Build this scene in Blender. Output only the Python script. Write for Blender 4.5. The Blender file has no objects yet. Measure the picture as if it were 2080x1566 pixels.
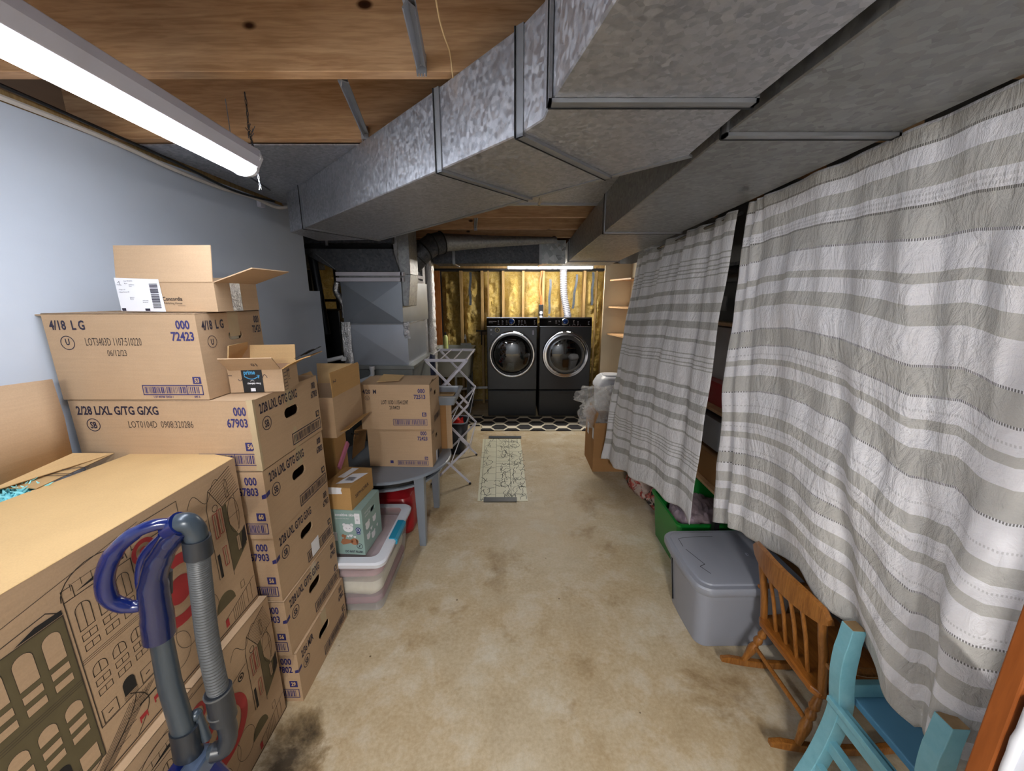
import bpy, bmesh, math, random
from mathutils import Vector, Matrix, noise
random.seed(7)
SC = bpy.context.scene
COL = SC.collection
PI = math.pi
R = math.radians

# ---------------------------------------------------------------- camera, world, exposure
EYE = 1.68; PITCH = R(13.06); FPX = 780.0
cd = bpy.data.cameras.new('camera'); cam = bpy.data.objects.new('camera', cd); COL.objects.link(cam)
cam.location = (0, 0, EYE); cam.rotation_euler = (PI/2-PITCH, 0, 0)
cd.sensor_width = 36; cd.lens = FPX/2080*36; cd.clip_start = .02; cd.clip_end = 60
SC.camera = cam
w = bpy.data.worlds.new('world'); SC.world = w; w.use_nodes = True
w.node_tree.nodes['Background'].inputs[0].default_value = (.75, .85, 1, 1)
w.node_tree.nodes['Background'].inputs[1].default_value = .35
SC.view_settings.view_transform = 'Standard'; SC.view_settings.look = 'None'
SC.view_settings.exposure = 1.0; SC.view_settings.gamma = 1; SC.view_settings.use_curve_mapping = False
SC.cycles.max_bounces = 10; SC.cycles.diffuse_bounces = 6; SC.cycles.glossy_bounces = 4
SC.cycles.transparent_max_bounces = 12
LAMP = 26.0      # emission strength of the LED tubes

# ---------------------------------------------------------------- survey: a photo pixel seen on a plane of the room
def U(px, py, z=None, y=None, x=None):
    u = (px-1040)/FPX; v = -(py-783)/FPX
    d = Vector((u, math.cos(PITCH)+v*math.sin(PITCH), -math.sin(PITCH)+v*math.cos(PITCH)))
    if z is not None: t = (z-EYE)/d.z
    elif y is not None: t = y/d.y
    else: t = x/d.x
    return Vector((0, 0, EYE))+d*t

# ---------------------------------------------------------------- mesh tools
WL = {}
class MB:
    def __init__(s, M=None): s.v = []; s.f = []; s.sm = []; s.M = M; s.uv = None
    def p(s, a):
        a = Vector(a)
        if s.M is not None: a = s.M @ a
        s.v.append(a); return len(s.v)-1
    def face(s, pts, sm=False):
        s.f.append([s.p(a) for a in pts]); s.sm.append(sm)
    def idx(s, I, sm=False): s.f.append(list(I)); s.sm.append(sm)
    def prism(s, bot, top, sm=False, caps=True):
        n = len(bot); a = [s.p(q) for q in bot]; b = [s.p(q) for q in top]
        if caps: s.idx(a[::-1]); s.idx(b)
        for i in range(n): s.idx((a[i], a[(i+1) % n], b[(i+1) % n], b[i]), sm)
    def box(s, x0, x1, y0, y1, z0, z1):
        s.prism([(x0,y0,z0),(x1,y0,z0),(x1,y1,z0),(x0,y1,z0)], [(x0,y0,z1),(x1,y0,z1),(x1,y1,z1),(x0,y1,z1)])
    def slab(s, pts, z0, z1): s.prism([(a[0],a[1],z0) for a in pts], [(a[0],a[1],z1) for a in pts])
    def beam(s, a, b, wx, wy, up=(0,0,1)):
        a = Vector(a); b = Vector(b); d = (b-a).normalized(); up = Vector(up)
        r = d.cross(up)
        if r.length < 1e-4: r = d.cross(Vector((0,1,0)))
        r.normalize(); q = r.cross(d).normalized()
        c = [(-1,-1),(1,-1),(1,1),(-1,1)]
        s.prism([a+r*wx/2*i+q*wy/2*j for i,j in c], [b+r*wx/2*i+q*wy/2*j for i,j in c])
    def loft(s, rings, sm=True, closed=True, caps=True, loop=False):
        I = [[s.p(a) for a in r] for r in rings]; n = len(I[0])
        rr = range(len(I)) if loop else range(len(I)-1)
        for k in rr:
            A = I[k]; B = I[(k+1) % len(I)]
            for i in range(n if closed else n-1): s.idx((A[i], A[(i+1) % n], B[(i+1) % n], B[i]), sm)
        if caps and not loop: s.idx(I[0][::-1]); s.idx(I[-1])
    def tube(s, path, r, n=10, sm=True, loop=False, flat=None, caps=True):
        P = [Vector(a) for a in path]; m = len(P); rings = []; prev = None
        for i, a in enumerate(P):
            if loop: t = P[(i+1) % m]-P[i-1]
            else: t = P[min(i+1, m-1)]-P[max(i-1, 0)]
            t.normalize()
            if prev is None:
                q = t.cross(Vector((0,0,1)))
                if q.length < .1: q = t.cross(Vector((0,1,0)))
            else: q = prev - t*prev.dot(t)
            q.normalize(); prev = q; b = t.cross(q)
            rr = r[i] if isinstance(r, (list, tuple)) else r
            f = flat or 1
            rings.append([a+q*rr*math.cos(2*PI*k/n)+b*rr*f*math.sin(2*PI*k/n) for k in range(n)])
        s.loft(rings, sm, caps=caps, loop=loop)
    def lathe(s, prof, c=(0,0,0), n=24, ax='z', sm=True, caps=True):
        c = Vector(c); rings = []
        for r, h in prof:
            ring = []
            for k in range(n):
                a = 2*PI*k/n; u, v = r*math.cos(a), r*math.sin(a)
                ring.append(c+Vector({'z':(u,v,h),'y':(u,h,v),'x':(h,u,v)}[ax]))
            rings.append(ring)
        s.loft(rings, sm, caps=caps)
    def rrect(s, cx, cy, hx, hy, r, z, n=5):
        out = []
        for (sx, sy, a0) in ((1,1,0),(-1,1,PI/2),(-1,-1,PI),(1,-1,3*PI/2)):
            for k in range(n+1):
                a = a0+PI/2*k/n; out.append((cx+sx*(hx-r)+r*math.cos(a), cy+sy*(hy-r)+r*math.sin(a), z))
        return out
    def sphere(s, c, rx, ry=None, rz=None, n=14, m=8):
        ry = ry or rx; rz = rz or rx; c = Vector(c)
        rings = [[c+Vector((rx*math.sin(PI*j/m)*math.cos(2*PI*k/n), ry*math.sin(PI*j/m)*math.sin(2*PI*k/n), -rz*math.cos(PI*j/m))) for k in range(n)] for j in range(1, m)]
        s.loft(rings, True)
    def build(s, name, m, parent=None, bevel=0, seg=2, kind=None, label=None, smooth=None, solid=0, subd=0):
        off = WL.get(parent.name, Vector()) if parent else Vector()
        me = bpy.data.meshes.new(name)
        me.from_pydata([tuple(v-off) for v in s.v], [], s.f)
        for pl, q in zip(me.polygons, s.sm): pl.use_smooth = q if smooth is None else smooth
        if any(s.sm) or smooth: me.update(); me.set_sharp_from_angle(angle=R(38))
        if s.uv:
            l = me.uv_layers.new(name='uv')
            for lp in me.loops: l.data[lp.index].uv = s.uv[lp.vertex_index]
        bm = bmesh.new(); bm.from_mesh(me)
        bmesh.ops.recalc_face_normals(bm, faces=bm.faces)
        if bevel:
            es = [e for e in bm.edges if len(e.link_faces) == 2 and e.calc_face_angle(0) > R(32)]
            bmesh.ops.bevel(bm, geom=es, offset=bevel, segments=seg, affect='EDGES', profile=.5, clamp_overlap=True)
        bm.to_mesh(me); bm.free()
        o = bpy.data.objects.new(name, me); COL.objects.link(o)
        if m: me.materials.append(m)
        if parent: o.parent = parent; WL[o.name] = off
        else: WL[o.name] = Vector()
        if kind: o['kind'] = kind
        if label: o['label'] = label
        if solid:
            mo = o.modifiers.new('solid', 'SOLIDIFY'); mo.thickness = solid; mo.offset = 0
        if subd:
            mo = o.modifiers.new('sub', 'SUBSURF'); mo.levels = subd; mo.render_levels = subd
        return o

def thing(name, label, cat, loc=(0,0,0), group=None):
    o = bpy.data.objects.new(name, None); COL.objects.link(o); o.location = loc; o.empty_display_size = .1
    o['label'] = label; o['category'] = cat
    if group: o['group'] = group
    WL[o.name] = Vector(loc); return o
def tag(o, label, cat, group=None):
    o['label'] = label; o['category'] = cat
    if group: o['group'] = group
    return o
def struct(o): o['kind'] = 'structure'; return o
def spline(P, n=6, loop=False):
    P = [Vector(a) for a in P]; out = []; m = len(P)
    rng = range(m) if loop else range(m-1)
    for i in rng:
        g = (lambda k: P[k % m]) if loop else (lambda k: P[max(0, min(m-1, k))])
        a, b, c, d = g(i-1), g(i), g(i+1), g(i+2)
        for k in range(n):
            t = k/n
            out.append(.5*((2*b)+(c-a)*t+(2*a-5*b+4*c-d)*t*t+(3*b-a-3*c+d)*t**3))
    if not loop: out.append(P[-1])
    return out

# flat print on a face: metric 2D drawing in the plane origin + u*x + v*y
TXT = {}
def glyphs(s, bold):
    k = (s, bold)
    if k in TXT: return TXT[k]
    cu = bpy.data.curves.new('t', 'FONT'); cu.body = s; cu.size = 1; cu.resolution_u = 2
    if bold: cu.offset = .028
    ob = bpy.data.objects.new('t', cu); COL.objects.link(ob)
    me = bpy.data.meshes.new_from_object(ob.evaluated_get(bpy.context.evaluated_depsgraph_get()))
    V = [v.co.copy() for v in me.vertices]; F = [tuple(p.vertices) for p in me.polygons]
    bpy.data.objects.remove(ob); bpy.data.curves.remove(cu); bpy.data.meshes.remove(me)
    TXT[k] = (V, F); return TXT[k]
class Ink(MB):
    def __init__(s, o, u, v, off=.0008, M=None, flip=False):
        super().__init__(M); s.o = Vector(o); s.u = Vector(u).normalized(); s.w = Vector(v).normalized()
        s.n = s.u.cross(s.w)*(off if not flip else -off)
    def q(s, x, y, k=0): return s.o+s.u*x+s.w*y+s.n*(1+k)
    def poly(s, pts, k=0): s.face([s.q(a, b, k) for a, b in pts])
    def rect(s, x0, y0, x1, y1, k=0): s.poly([(x0,y0),(x1,y0),(x1,y1),(x0,y1)], k)
    def line(s, pts, w=.0015, closed=False, k=0):
        P = [Vector(a) for a in pts]
        if closed: P.append(P[0])
        for a, b in zip(P, P[1:]):
            d = (b-a)
            if d.length < 1e-6: continue
            d.normalize(); n = Vector((-d.y, d.x))*w/2; e = d*w/2
            s.poly([a-n-e, b-n+e, b+n+e, a+n-e], k)
    def frame(s, x0, y0, x1, y1, w=.0015, k=0): s.line([(x0,y0),(x1,y0),(x1,y1),(x0,y1)], w, True, k)
    def ring(s, x, y, r0, r1, n=36, k=0, ex=1):
        for i in range(n):
            a, b = 2*PI*i/n, 2*PI*(i+1)/n
            s.poly([(x+r0*ex*math.cos(a), y+r0*math.sin(a)), (x+r1*ex*math.cos(a), y+r1*math.sin(a)), (x+r1*ex*math.cos(b), y+r1*math.sin(b)), (x+r0*ex*math.cos(b), y+r0*math.sin(b))], k)
    def disc(s, x, y, r, n=28, k=0, ex=1): s.poly([(x+r*ex*math.cos(2*PI*i/n), y+r*math.sin(2*PI*i/n)) for i in range(n)], k)
    def text(s, t, x, y, h, sx=.72, align='l', bold=True, rot=0, k=0):
        V, F = glyphs(t, bold)
        if not V: return
        W = max(v.x for v in V); h = h/.73
        dx = {'l':0, 'r':-W*h*sx, 'c':-W*h*sx/2}[align]; c, sn = math.cos(rot), math.sin(rot)
        for f in F:
            s.face([s.q(x+(V[i].x*h*sx+dx)*c-V[i].y*h*sn, y+(V[i].x*h*sx+dx)*sn+V[i].y*h*c, k) for i in f])
    def bars(s, x0, y0, x1, y1, seed=1, fr=.0025, gap=None):
        rn = random.Random(seed); s.frame(x0, y0, x1, y1, fr)
        x = x0+fr*2; u = (x1-x0)/95
        while x < x1-fr*2-u*2:
            w = rn.choice((1,1,2,3))*u; s.rect(x, y0+fr*1.6, min(x+w*.62, x1-fr*2), y1-fr*1.6); x += w*.62+rn.choice((1,1,2))*u*.9
            if gap and abs(x-gap) < u*2: s.rect(x, y0, x+u*1.2, y1); x += u*3
    def arch(s, x, y, w, h, wd=.0018, fill=False, bars=True, k=0):
        r = w/2; pts = [(x, y), (x+w, y)]+[(x+r+r*math.cos(PI*i/10), y+h-r+r*math.sin(PI*i/10)) for i in range(11)]
        if fill: s.poly(pts, k)
        else:
            s.line(pts, wd, True, k)
            if bars: s.line([(x+r, y), (x+r, y+h)], wd, k=k)

# ---------------------------------------------------------------- materials
class NT:
    def __init__(s, name):
        s.m = bpy.data.materials.new(name); s.m.use_nodes = True; s.t = s.m.node_tree
        s.b = s.t.nodes['Principled BSDF']; s.tc = s.t.nodes.new('ShaderNodeTexCoord')
    def n(s, typ, **k):
        q = s.t.nodes.new('ShaderNode'+typ)
        for a, b in k.items():
            if a.startswith('i_'):
                q.inputs[a[2:].replace('_', ' ')].default_value = b
            else: setattr(q, a, b)
        return q
    def l(s, a, b): s.t.links.new(a, b)
    def mapv(s, scale=(1,1,1), src='Object', rot=(0,0,0)):
        q = s.n('Mapping'); q.inputs['Scale'].default_value = scale; q.inputs['Rotation'].default_value = rot
        s.l(s.tc.outputs[src], q.inputs[0]); return q.outputs[0]
    def noise(s, scale=5, vec=None, detail=4, rough=.55, dist=0):
        q = s.n('TexNoise'); q.inputs['Scale'].default_value = scale; q.inputs['Detail'].default_value = detail
        q.inputs['Roughness'].default_value = rough; q.inputs['Distortion'].default_value = dist
        s.l(vec if vec is not None else s.tc.outputs['Object'], q.inputs['Vector']); return q.outputs[0]
    def ramp(s, fac, stops, interp='LINEAR'):
        q = s.n('ValToRGB'); q.color_ramp.interpolation = interp; e = q.color_ramp.elements
        while len(e) < len(stops): e.new(.5)
        for a, (p, c) in zip(e, stops):
            a.position = p; a.color = (*c, 1) if len(c) == 3 else c
        s.l(fac, q.inputs[0]); return q.outputs[0]
    def mix(s, fac, a, b, mode='MIX'):
        q = s.n('MixRGB', blend_type=mode)
        for v, i in ((fac, 0), (a, 1), (b, 2)):
            if hasattr(v, 'links'): s.l(v, q.inputs[i])
            elif i == 0: q.inputs[0].default_value = v
            else: q.inputs[i].default_value = (*v, 1)
        return q.outputs[0]
    def math(s, op, a, b=0):
        q = s.n('Math', operation=op)
        for v, i in ((a, 0), (b, 1)):
            if hasattr(v, 'links'): s.l(v, q.inputs[i])
            else: q.inputs[i].default_value = v
        return q.outputs[0]
    def bump(s, h, st=.3, dist=.01):
        q = s.n('Bump'); q.inputs['Strength'].default_value = st; q.inputs['Distance'].default_value = dist
        s.l(h, q.inputs['Height']); s.l(q.outputs[0], s.b.inputs['Normal'])
    def set(s, **k):
        for a, v in k.items():
            i = s.b.inputs[a.replace('_', ' ')]
            if hasattr(v, 'links'): s.l(v, i)
            else: i.default_value = v if not isinstance(v, tuple) else (*v, 1)[:4]
        return s
def hx(h):
    h = h.lstrip('#'); c = [int(h[i:i+2], 16)/255 for i in (0, 2, 4)]
    return tuple(a/12.92 if a <= .04045 else ((a+.055)/1.055)**2.4 for a in c)
def mul(c, k): return tuple(min(1, a*k) for a in c)
def plain(name, col, rough=.5, metal=0, var=.12, scale=6, bump=0, bs=40, spec=.5, coat=0):
    t = NT(name); c = hx(col) if isinstance(col, str) else col
    f = t.noise(scale, detail=5)
    t.set(Base_Color=t.ramp(f, [(.3, mul(c, 1-var)), (.7, mul(c, 1+var))]), Roughness=rough, Metallic=metal)
    t.b.inputs['Specular IOR Level'].default_value = spec; t.b.inputs['Coat Weight'].default_value = coat
    if bump: t.bump(t.noise(bs, detail=4), bump, .005)
    return t.m
def card(name, col, k=1.0):
    t = NT(name); c = hx(col)
    a = t.noise(3, detail=5); b = t.noise(1, t.mapv((6, 6, 130)), 3)
    base = t.ramp(a, [(.25, mul(c, .88)), (.75, mul(c, 1.08))])
    base = t.mix(.16, base, t.ramp(b, [(.3, mul(c, .72)), (.7, mul(c, 1.15))]))
    g = t.noise(260, detail=2); base = t.mix(.12, base, t.ramp(g, [(.35, mul(c, .7)), (.65, mul(c, 1.2))]))
    t.set(Base_Color=base, Roughness=.78); t.b.inputs['Specular IOR Level'].default_value = .25
    t.bump(t.mix(.5, b, a), .12, .004); return t.m
M = {}
M['card'] = card('cardboard', '#b39779'); M['card2'] = card('cardboard_tan', '#b08a58'); M['card_in'] = card('cardboard_inside', '#c2a274')
M['card_dark'] = card('cardboard_brown', '#a0774c'); M['card_pale'] = card('cardboard_pale', '#c9a877')
M['ink'] = plain('navy_ink', '#241f33', .6, var=.05); M['inkb'] = plain('blue_ink', '#2d2c66', .6, var=.05)
M['inkd'] = plain('dot_ink', '#463a32', .7, var=.05); M['black'] = plain('black_plastic', '#131417', .4)
M['red_ink'] = plain('red_ink', '#a3282c', .6, var=.05); M['olive_ink'] = plain('olive_ink', '#5c5238', .7, var=.1, scale=20)
M['white'] = plain('white_paper', '#dfe0e6', .6, var=.03); M['tape'] = plain('packing_tape', '#b5a282', .22, var=.1)
M['white_plastic'] = plain('white_plastic', '#d6d9e2', .35, var=.03); M['white_metal'] = plain('white_enamel', '#c9c9d6', .35, var=.05)
M['pvc'] = plain('white_pvc', '#d3d7dc', .35, var=.04)

def galv(name, lo, hi, rough=.38, sp=90):
    t = NT(name)
    v = t.n('TexVoronoi'); v.inputs['Scale'].default_value = sp; t.l(t.tc.outputs['Object'], v.inputs['Vector'])
    big = t.noise(1.6, detail=5); fine = t.noise(210, detail=3)
    sep = t.n('SeparateColor'); t.l(v.outputs['Color'], sep.inputs[0])
    a = t.mix(.34, sep.outputs[0], fine)
    base = t.ramp(a, [(.2, hx(lo)), (.8, hx(hi))])
    base = t.mix(.35, base, t.ramp(big, [(.3, mul(hx(lo), .85)), (.7, mul(hx(hi), 1.0))]))
    t.set(Base_Color=base, Metallic=.8, Roughness=t.ramp(sep.outputs[1], [(0, (rough-.1,)*3), (1, (rough+.16,)*3)]))
    t.bump(t.mix(.5, big, fine), .06, .003); return t.m
M['galv'] = galv('galvanised_steel', '#9a9da5', '#c6c8ce', .42)
M['galv_dull'] = galv('galvanised_steel_dull', '#8a8c8e', '#a6a8a9', .46, 60)
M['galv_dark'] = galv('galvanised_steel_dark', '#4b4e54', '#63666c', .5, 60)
M['galv_big'] = galv('galvanised_spangle', '#7f8588', '#d0d4d6', .36, 22)
M['sheet'] = galv('bright_sheet_steel', '#8f98a6', '#a9b1bf', .34, 8)
M['sheet2'] = plain('upper_sheet_steel', '#8d949d', .4, .7, var=.08, scale=3)
M['sheet'] = plain('bright_sheet_steel', '#b4bcc8', .38, .65, var=.06, scale=3)
M['foil'] = NT('foil_tape').set(Base_Color=(.75,.76,.8), Metallic=1.0, Roughness=.28).m
_f = NT('crinkled_foil'); _f.set(Base_Color=(.78,.79,.83), Metallic=1.0, Roughness=.3); _f.bump(_f.noise(60, detail=3, dist=1.5), .8, .01); M['foil'] = _f.m
M['seam'] = plain('seam_steel', '#9a9da2', .4, .7); M['gap'] = plain('dark_gap', '#15161a', .8)

def wood(name, dark, light, knots=True, scale=1.0, ax='x', rough=.55, coat=0):
    t = NT(name)
    s = {'x':(1.2, 9, 14), 'y':(9, 1.2, 14), 'z':(12, 12, 1.0)}[ax]
    s = tuple(a*scale for a in s)
    g = t.noise(1.6, t.mapv(s), 6, .6, 1.4); g2 = t.noise(6, t.mapv(tuple(a*1.6 for a in s)), 3, .5, .4)
    col = t.ramp(g, [(.28, hx(dark)), (.5, mul([ (a+b)/2 for a,b in zip(hx(dark), hx(light))], 1.0)), (.72, hx(light))])
    col = t.mix(.25, col, t.ramp(g2, [(.4, mul(hx(dark), .8)), (.6, mul(hx(light), 1.05))]))
    if knots:
        v = t.n('TexVoronoi'); v.inputs['Scale'].default_value = 1
        t.l(t.mapv({'x':(4.6, 3.0, 8.5), 'y':(3, 2.2, 6), 'z':(6, 6, 2)}[ax]), v.inputs['Vector'])
        k = t.ramp(v.outputs['Distance'], [(.0, (.03,.018,.01)), (.07, (.1,.05,.025)), (.12, (1,1,1))])
        col = t.mix(1, col, k, 'MULTIPLY')
    t.set(Base_Color=col, Roughness=rough); t.b.inputs['Coat Weight'].default_value = coat
    t.b.inputs['Specular IOR Level'].default_value = .3
    t.bump(g, .1, .004); return t.m
M['joist'] = wood('pine_joist', '#9c7450', '#c7a37c'); M['stud'] = wood('stud_wood', '#7d6440', '#ab8f60', True, 1, 'z')
M['ply'] = wood('plywood', '#8a4f28', '#b97842', False, 1.5, 'z'); M['maple'] = wood('maple_stain', '#6b3d14', '#9c6730', False, 2, 'z', .32, .3)
M['maple_h'] = wood('maple_stain_flat', '#6f3d10', '#a2652a', False, 2, 'y', .32, .3)
M['trim'] = wood('trim_stain', '#824418', '#985424', False, 1, 'z', .5); M['shelf_wood'] = wood('shelf_pine', '#b08a60', '#d3ad84', False, 2, 'x', .5)

def concrete():
    t = NT('stained_concrete'); c = hx('#a8977a')
    a = t.noise(1.3, detail=9, rough=.62, dist=.2); b = t.noise(4.5, detail=9, rough=.68, dist=.25); f = t.noise(60, detail=6, rough=.7)
    col = t.ramp(a, [(.28, hx('#9c8663')), (.42, hx('#b39c76')), (.55, hx('#b9ab90')), (.72, hx('#cdc4b2'))])
    col = t.mix(.5, col, t.ramp(b, [(.3, hx('#a08a66')), (.5, hx('#b8a585')), (.64, hx('#d6d0c2'))]))
    col = t.mix(.2, col, t.ramp(f, [(.35, hx('#75674f')), (.65, hx('#d0c8b6'))]))
    st = t.noise(2.6, detail=9, rough=.7, dist=.25)
    col = t.mix(1, col, t.ramp(st, [(.30, (.60,.52,.42)), (.40, (.9,.87,.82)), (.45, (1,1,1))]), 'MULTIPLY')
    # a dark patch beside the nappy cartons
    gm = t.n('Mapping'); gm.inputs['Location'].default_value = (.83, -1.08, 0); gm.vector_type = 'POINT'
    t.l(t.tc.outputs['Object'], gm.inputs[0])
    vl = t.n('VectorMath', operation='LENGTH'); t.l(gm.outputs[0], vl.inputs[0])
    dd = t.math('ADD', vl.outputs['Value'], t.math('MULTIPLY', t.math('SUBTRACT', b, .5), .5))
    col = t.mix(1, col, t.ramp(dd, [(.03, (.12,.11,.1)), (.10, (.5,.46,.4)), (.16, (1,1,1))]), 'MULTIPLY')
    vo = t.n('TexVoronoi'); vo.inputs['Scale'].default_value = 5; vo.feature = 'F1'; t.l(t.tc.outputs['Object'], vo.inputs['Vector'])
    col = t.mix(1, col, t.ramp(vo.outputs['Distance'], [(.018, (.25,.2,.15)), (.03, (1,1,1))]), 'MULTIPLY')
    t.set(Base_Color=col, Roughness=t.ramp(b, [(.3, (.42,)*3), (.7, (.62,)*3)])); t.b.inputs['Specular IOR Level'].default_value = .35
    t.bump(t.mix(.4, b, f), .15, .006); return t.m
M['concrete'] = concrete()
M['wall'] = plain('blue_grey_paint', '#bcc5d2', .75, var=.02, bump=.04, bs=120); M['wall2'] = plain('grey_block_wall', '#5c5e60', .85, var=.2)
M['subfloor'] = plain('subfloor_board', '#7a5430', .8, var=.15, scale=3); M['shelf_white'] = plain('cream_melamine', '#d8cdb6', .5, var=.03)

def insul():
    t = NT('yellow_fibreglass')
    a = t.noise(4, detail=8, rough=.7, dist=.8); b = t.noise(16, detail=8, rough=.75, dist=1.2)
    col = t.ramp(a, [(.25, hx('#a88d4e')), (.5, hx('#ccb168')), (.75, hx('#dccfa4'))])
    col = t.mix(.5, col, t.ramp(b, [(.32, hx('#8a7038')), (.5, hx('#c8aa5c')), (.7, hx('#e4d8ac'))]))
    t.set(Base_Color=col, Roughness=.95); t.b.inputs['Specular IOR Level'].default_value = .1
    t.bump(b, 1.0, .04); return t.m
M['insul'] = insul()

# ================================================================ the room shell
b = MB(); b.box(-3.2, 2.6, -2.4, 6.4, -.08, 0); struct(b.build('floor', M['concrete']))
b = MB(); b.box(-3.2, 2.6, -2.4, 6.4, 2.52, 2.6)
for y in (-2.2, -1.75, -1.3, -.85, -.4, .02, .42, .83, 2.2, 2.7, 4.75, 5.25, 5.75): b.box(-3.0, 2.4, y-.02, y+.02, 2.285, 2.52)
struct(b.build('ceiling', M['subfloor']))
b = MB(); b.slab([(-1.62, -.2), (-1.512, 2.95), (-1.63, 2.955), (-1.74, -.2)], 0, 2.262)
b.slab([(-1.545, -2.4), (-1.62, -.2), (-1.74, -.2), (-1.70, -2.4)], 0, 2.262)
b.slab([(-1.512, 2.95), (-1.508, 3.10), (-1.62, 3.10), (-1.63, 2.955)], 0, 1.72)
struct(b.build('wall_left', M['wall']))
b = MB(); b.box(-2.75, 1.7, 6.14, 6.2, 0, 2.52); struct(b.build('wall_back', M['wall2']))
b = MB(); b.box(-2.8, -2.7, 2.6, 6.2, 0, 2.52); b.box(-2.75, -1.7, 2.6, 2.66, 0, 2.52); struct(b.build('wall_left_alcove', M['wall2']))
b = MB(); b.box(1.62, 1.7, -2.4, 6.2, 0, 2.52); struct(b.build('wall_right', M['wall2']))
b = MB(); b.box(-3.0, 2.4, -2.4, -2.32, 0, 2.52); struct(b.build('wall_near', M['wall']))

# ---- joists seen below the subfloor
JG = 'pine ceiling joists'
for y, lab in ((1.239, 'knotty pine ceiling joist nearest the camera, above the long tube light'),
               (1.70, 'second knotty pine ceiling joist, where the lamp chain hangs'),
               (3.22, 'dark pine ceiling joist beyond the ducts, nearer of the far ones'),
               (3.76, 'dark pine ceiling joist just in front of the far cross duct'),
               (4.28, 'dark pine ceiling joist over the far cross duct')):
    m = MB(); m.box(-2.6 if y > 3 else -1.72, 1.6, y-.02, y+.02, 2.28, 2.519)
    tag(m.build('ceiling_joist', M['joist'], bevel=.002, seg=1), lab, 'joist', JG)
# ledger and top plate over the painted wall
m = MB(); m.slab([(-1.622, -.2), (-1.514, 2.95), (-1.60, 2.95), (-1.70, -.2)], 2.262, 2.30)
tag(m.build('wall_top_plate', M['stud']), 'weathered wooden plate along the top of the blue-grey wall', 'wooden plate')

# ---- steel cross bridging struts
def strut(a, bb, lab):
    a = Vector(a); bb = Vector(bb); t = thing('bridging_strut', lab, 'metal strut', tuple(bb), 'steel bridging struts')
    m = MB(); d = (bb-a).normalized(); s = d.cross(Vector((0, 1, 0))).normalized()
    m.beam(a, bb, .004, .03, (0,1,0)); m.beam(a+s*.010+Vector((0,-.01,0)), bb+s*.010+Vector((0,-.01,0)), .018, .004, (0,1,0))
    m.beam(a-s*.010+Vector((0,-.01,0)), bb-s*.010+Vector((0,-.01,0)), .004, .022, (0,1,0)); m.build('channel', M['seam'], t)
    m = MB(); c = bb; m.box(c.x-.014, c.x+.014, c.y-.004, c.y+.001, c.z-.022, c.z+.022)
    for k in range(4): m.box(c.x-.013+k*.0075, c.x-.009+k*.0075, c.y-.004, c.y, c.z-.03, c.z-.022)
    m.build('end_plate', M['seam'], t); m = MB(); m.lathe([(.007, -.003), (.005, -.006)], c, 12, 'y'); m.build('nail_head', M['galv_dull'], t)
p = U(856, 130, y=1.208); strut((U(830, 5, y=.95)), p, 'galvanised bridging strut nailed to the nearest joist')
p = U(741, 270, y=1.672); strut((U(697, 165, y=1.27)), p, 'galvanised bridging strut nailed to the second joist, above the duct')
p = U(966, 462, y=3.735); strut((U(968, 436, y=3.3)), p, 'small bridging strut on the dark joist far beyond the duct')

m = MB(); m.tube(spline([U(884, -10, y=1.10), U(893, 40, y=1.16), U(902, 72, y=1.19), U(914, 108, y=1.205), U(920, 158, y=1.205)]), .0022, 6)
tag(m.build('pull_string', plain('cream_string', '#d8b98a', .8)), 'thin cream string hanging down the nearest joist', 'string')

# ---- sheet metal pan nailed below the joists
t = thing('joist_pan', 'galvanised sheet closing the joist bay behind the tube light', 'metal sheet', (-.5, 2.2, 2.27))
m = MB(); m.box(-1.50, .60, 1.722, 2.72, 2.272, 2.277); m.build('sheet', M['galv'], t)
m = MB(); m.box(.17, .185, 1.722, 2.74, 2.262, 2.272); m.box(-1.50, .60, 2.71, 2.74, 2.262, 2.2719); m.build('seam_strip', M['seam'], t)

# ---- ducts
def duct(t, polyb, zb, zt, mat, name='duct_section', cross=False):
    m = MB(); m.slab(polyb, zb, zt); m.build(name, M[mat], t, bevel=.003, seg=1)
    # folded flange along the lower edges
def cleat(t, a, c, zb, zt, w=.022):
    "drive cleat around a joint: two uprights and the strip beneath"
    a = Vector((a[0], a[1], 0)); c = Vector((c[0], c[1], 0)); d = (c-a).normalized(); n = Vector((-d.y, d.x, 0))*w/2
    m = MB()
    a2 = a-d*.006; c2 = c+d*.006
    m.slab([a2-n, c2-n, c2+n, a2+n], zb-.008, zb-.0005)
    for e, f in ((a, -1), (c, 1)):
        q = e+d*.006*f; m.slab([e-n, q-n, q+n, e+n] if f > 0 else [q-n, e-n, e+n, q+n], zb-.008, zt)
    m.build('seam_strip', M['seam'], t)
    m = MB(); n2 = n.normalized()*.003
    s = n*1.0
    m.slab([a2+s-n2*0, c2+s, c2+s+n2, a2+s+n2], zb-.010, zb-.001)
    for e, f in ((a2, -1), (c2, 1)):
        q = e+d*.003*f; m.slab([e+s, q+s, q+s+n2, e+s+n2], zb-.008, zt)
    m.build('seam_gap', M['gap'], t)
ZB, ZT = 2.055, 2.272
def UB(px, py): p = U(px, py, z=ZB); return (p.x, p.y)
c0, c1, s1, s2 = UB(590, 472), UB(620, 462), UB(895, 345), UB(1058, 272)
e1, e2 = UB(1103, 243), UB(1120, 204); f0, f1, g1, g2, e4, e3 = UB(646, 489), UB(770, 487), UB(1075, 402), UB(1235, 358), UB(1400, 315), UB(1530, 204)
n1 = (.165, .45); n2 = (.478, .45)
T1 = thing('supply_duct', 'big galvanised main duct running diagonally from the furnace to over the camera', 'duct', (0, 1.2, ZB))
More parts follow.
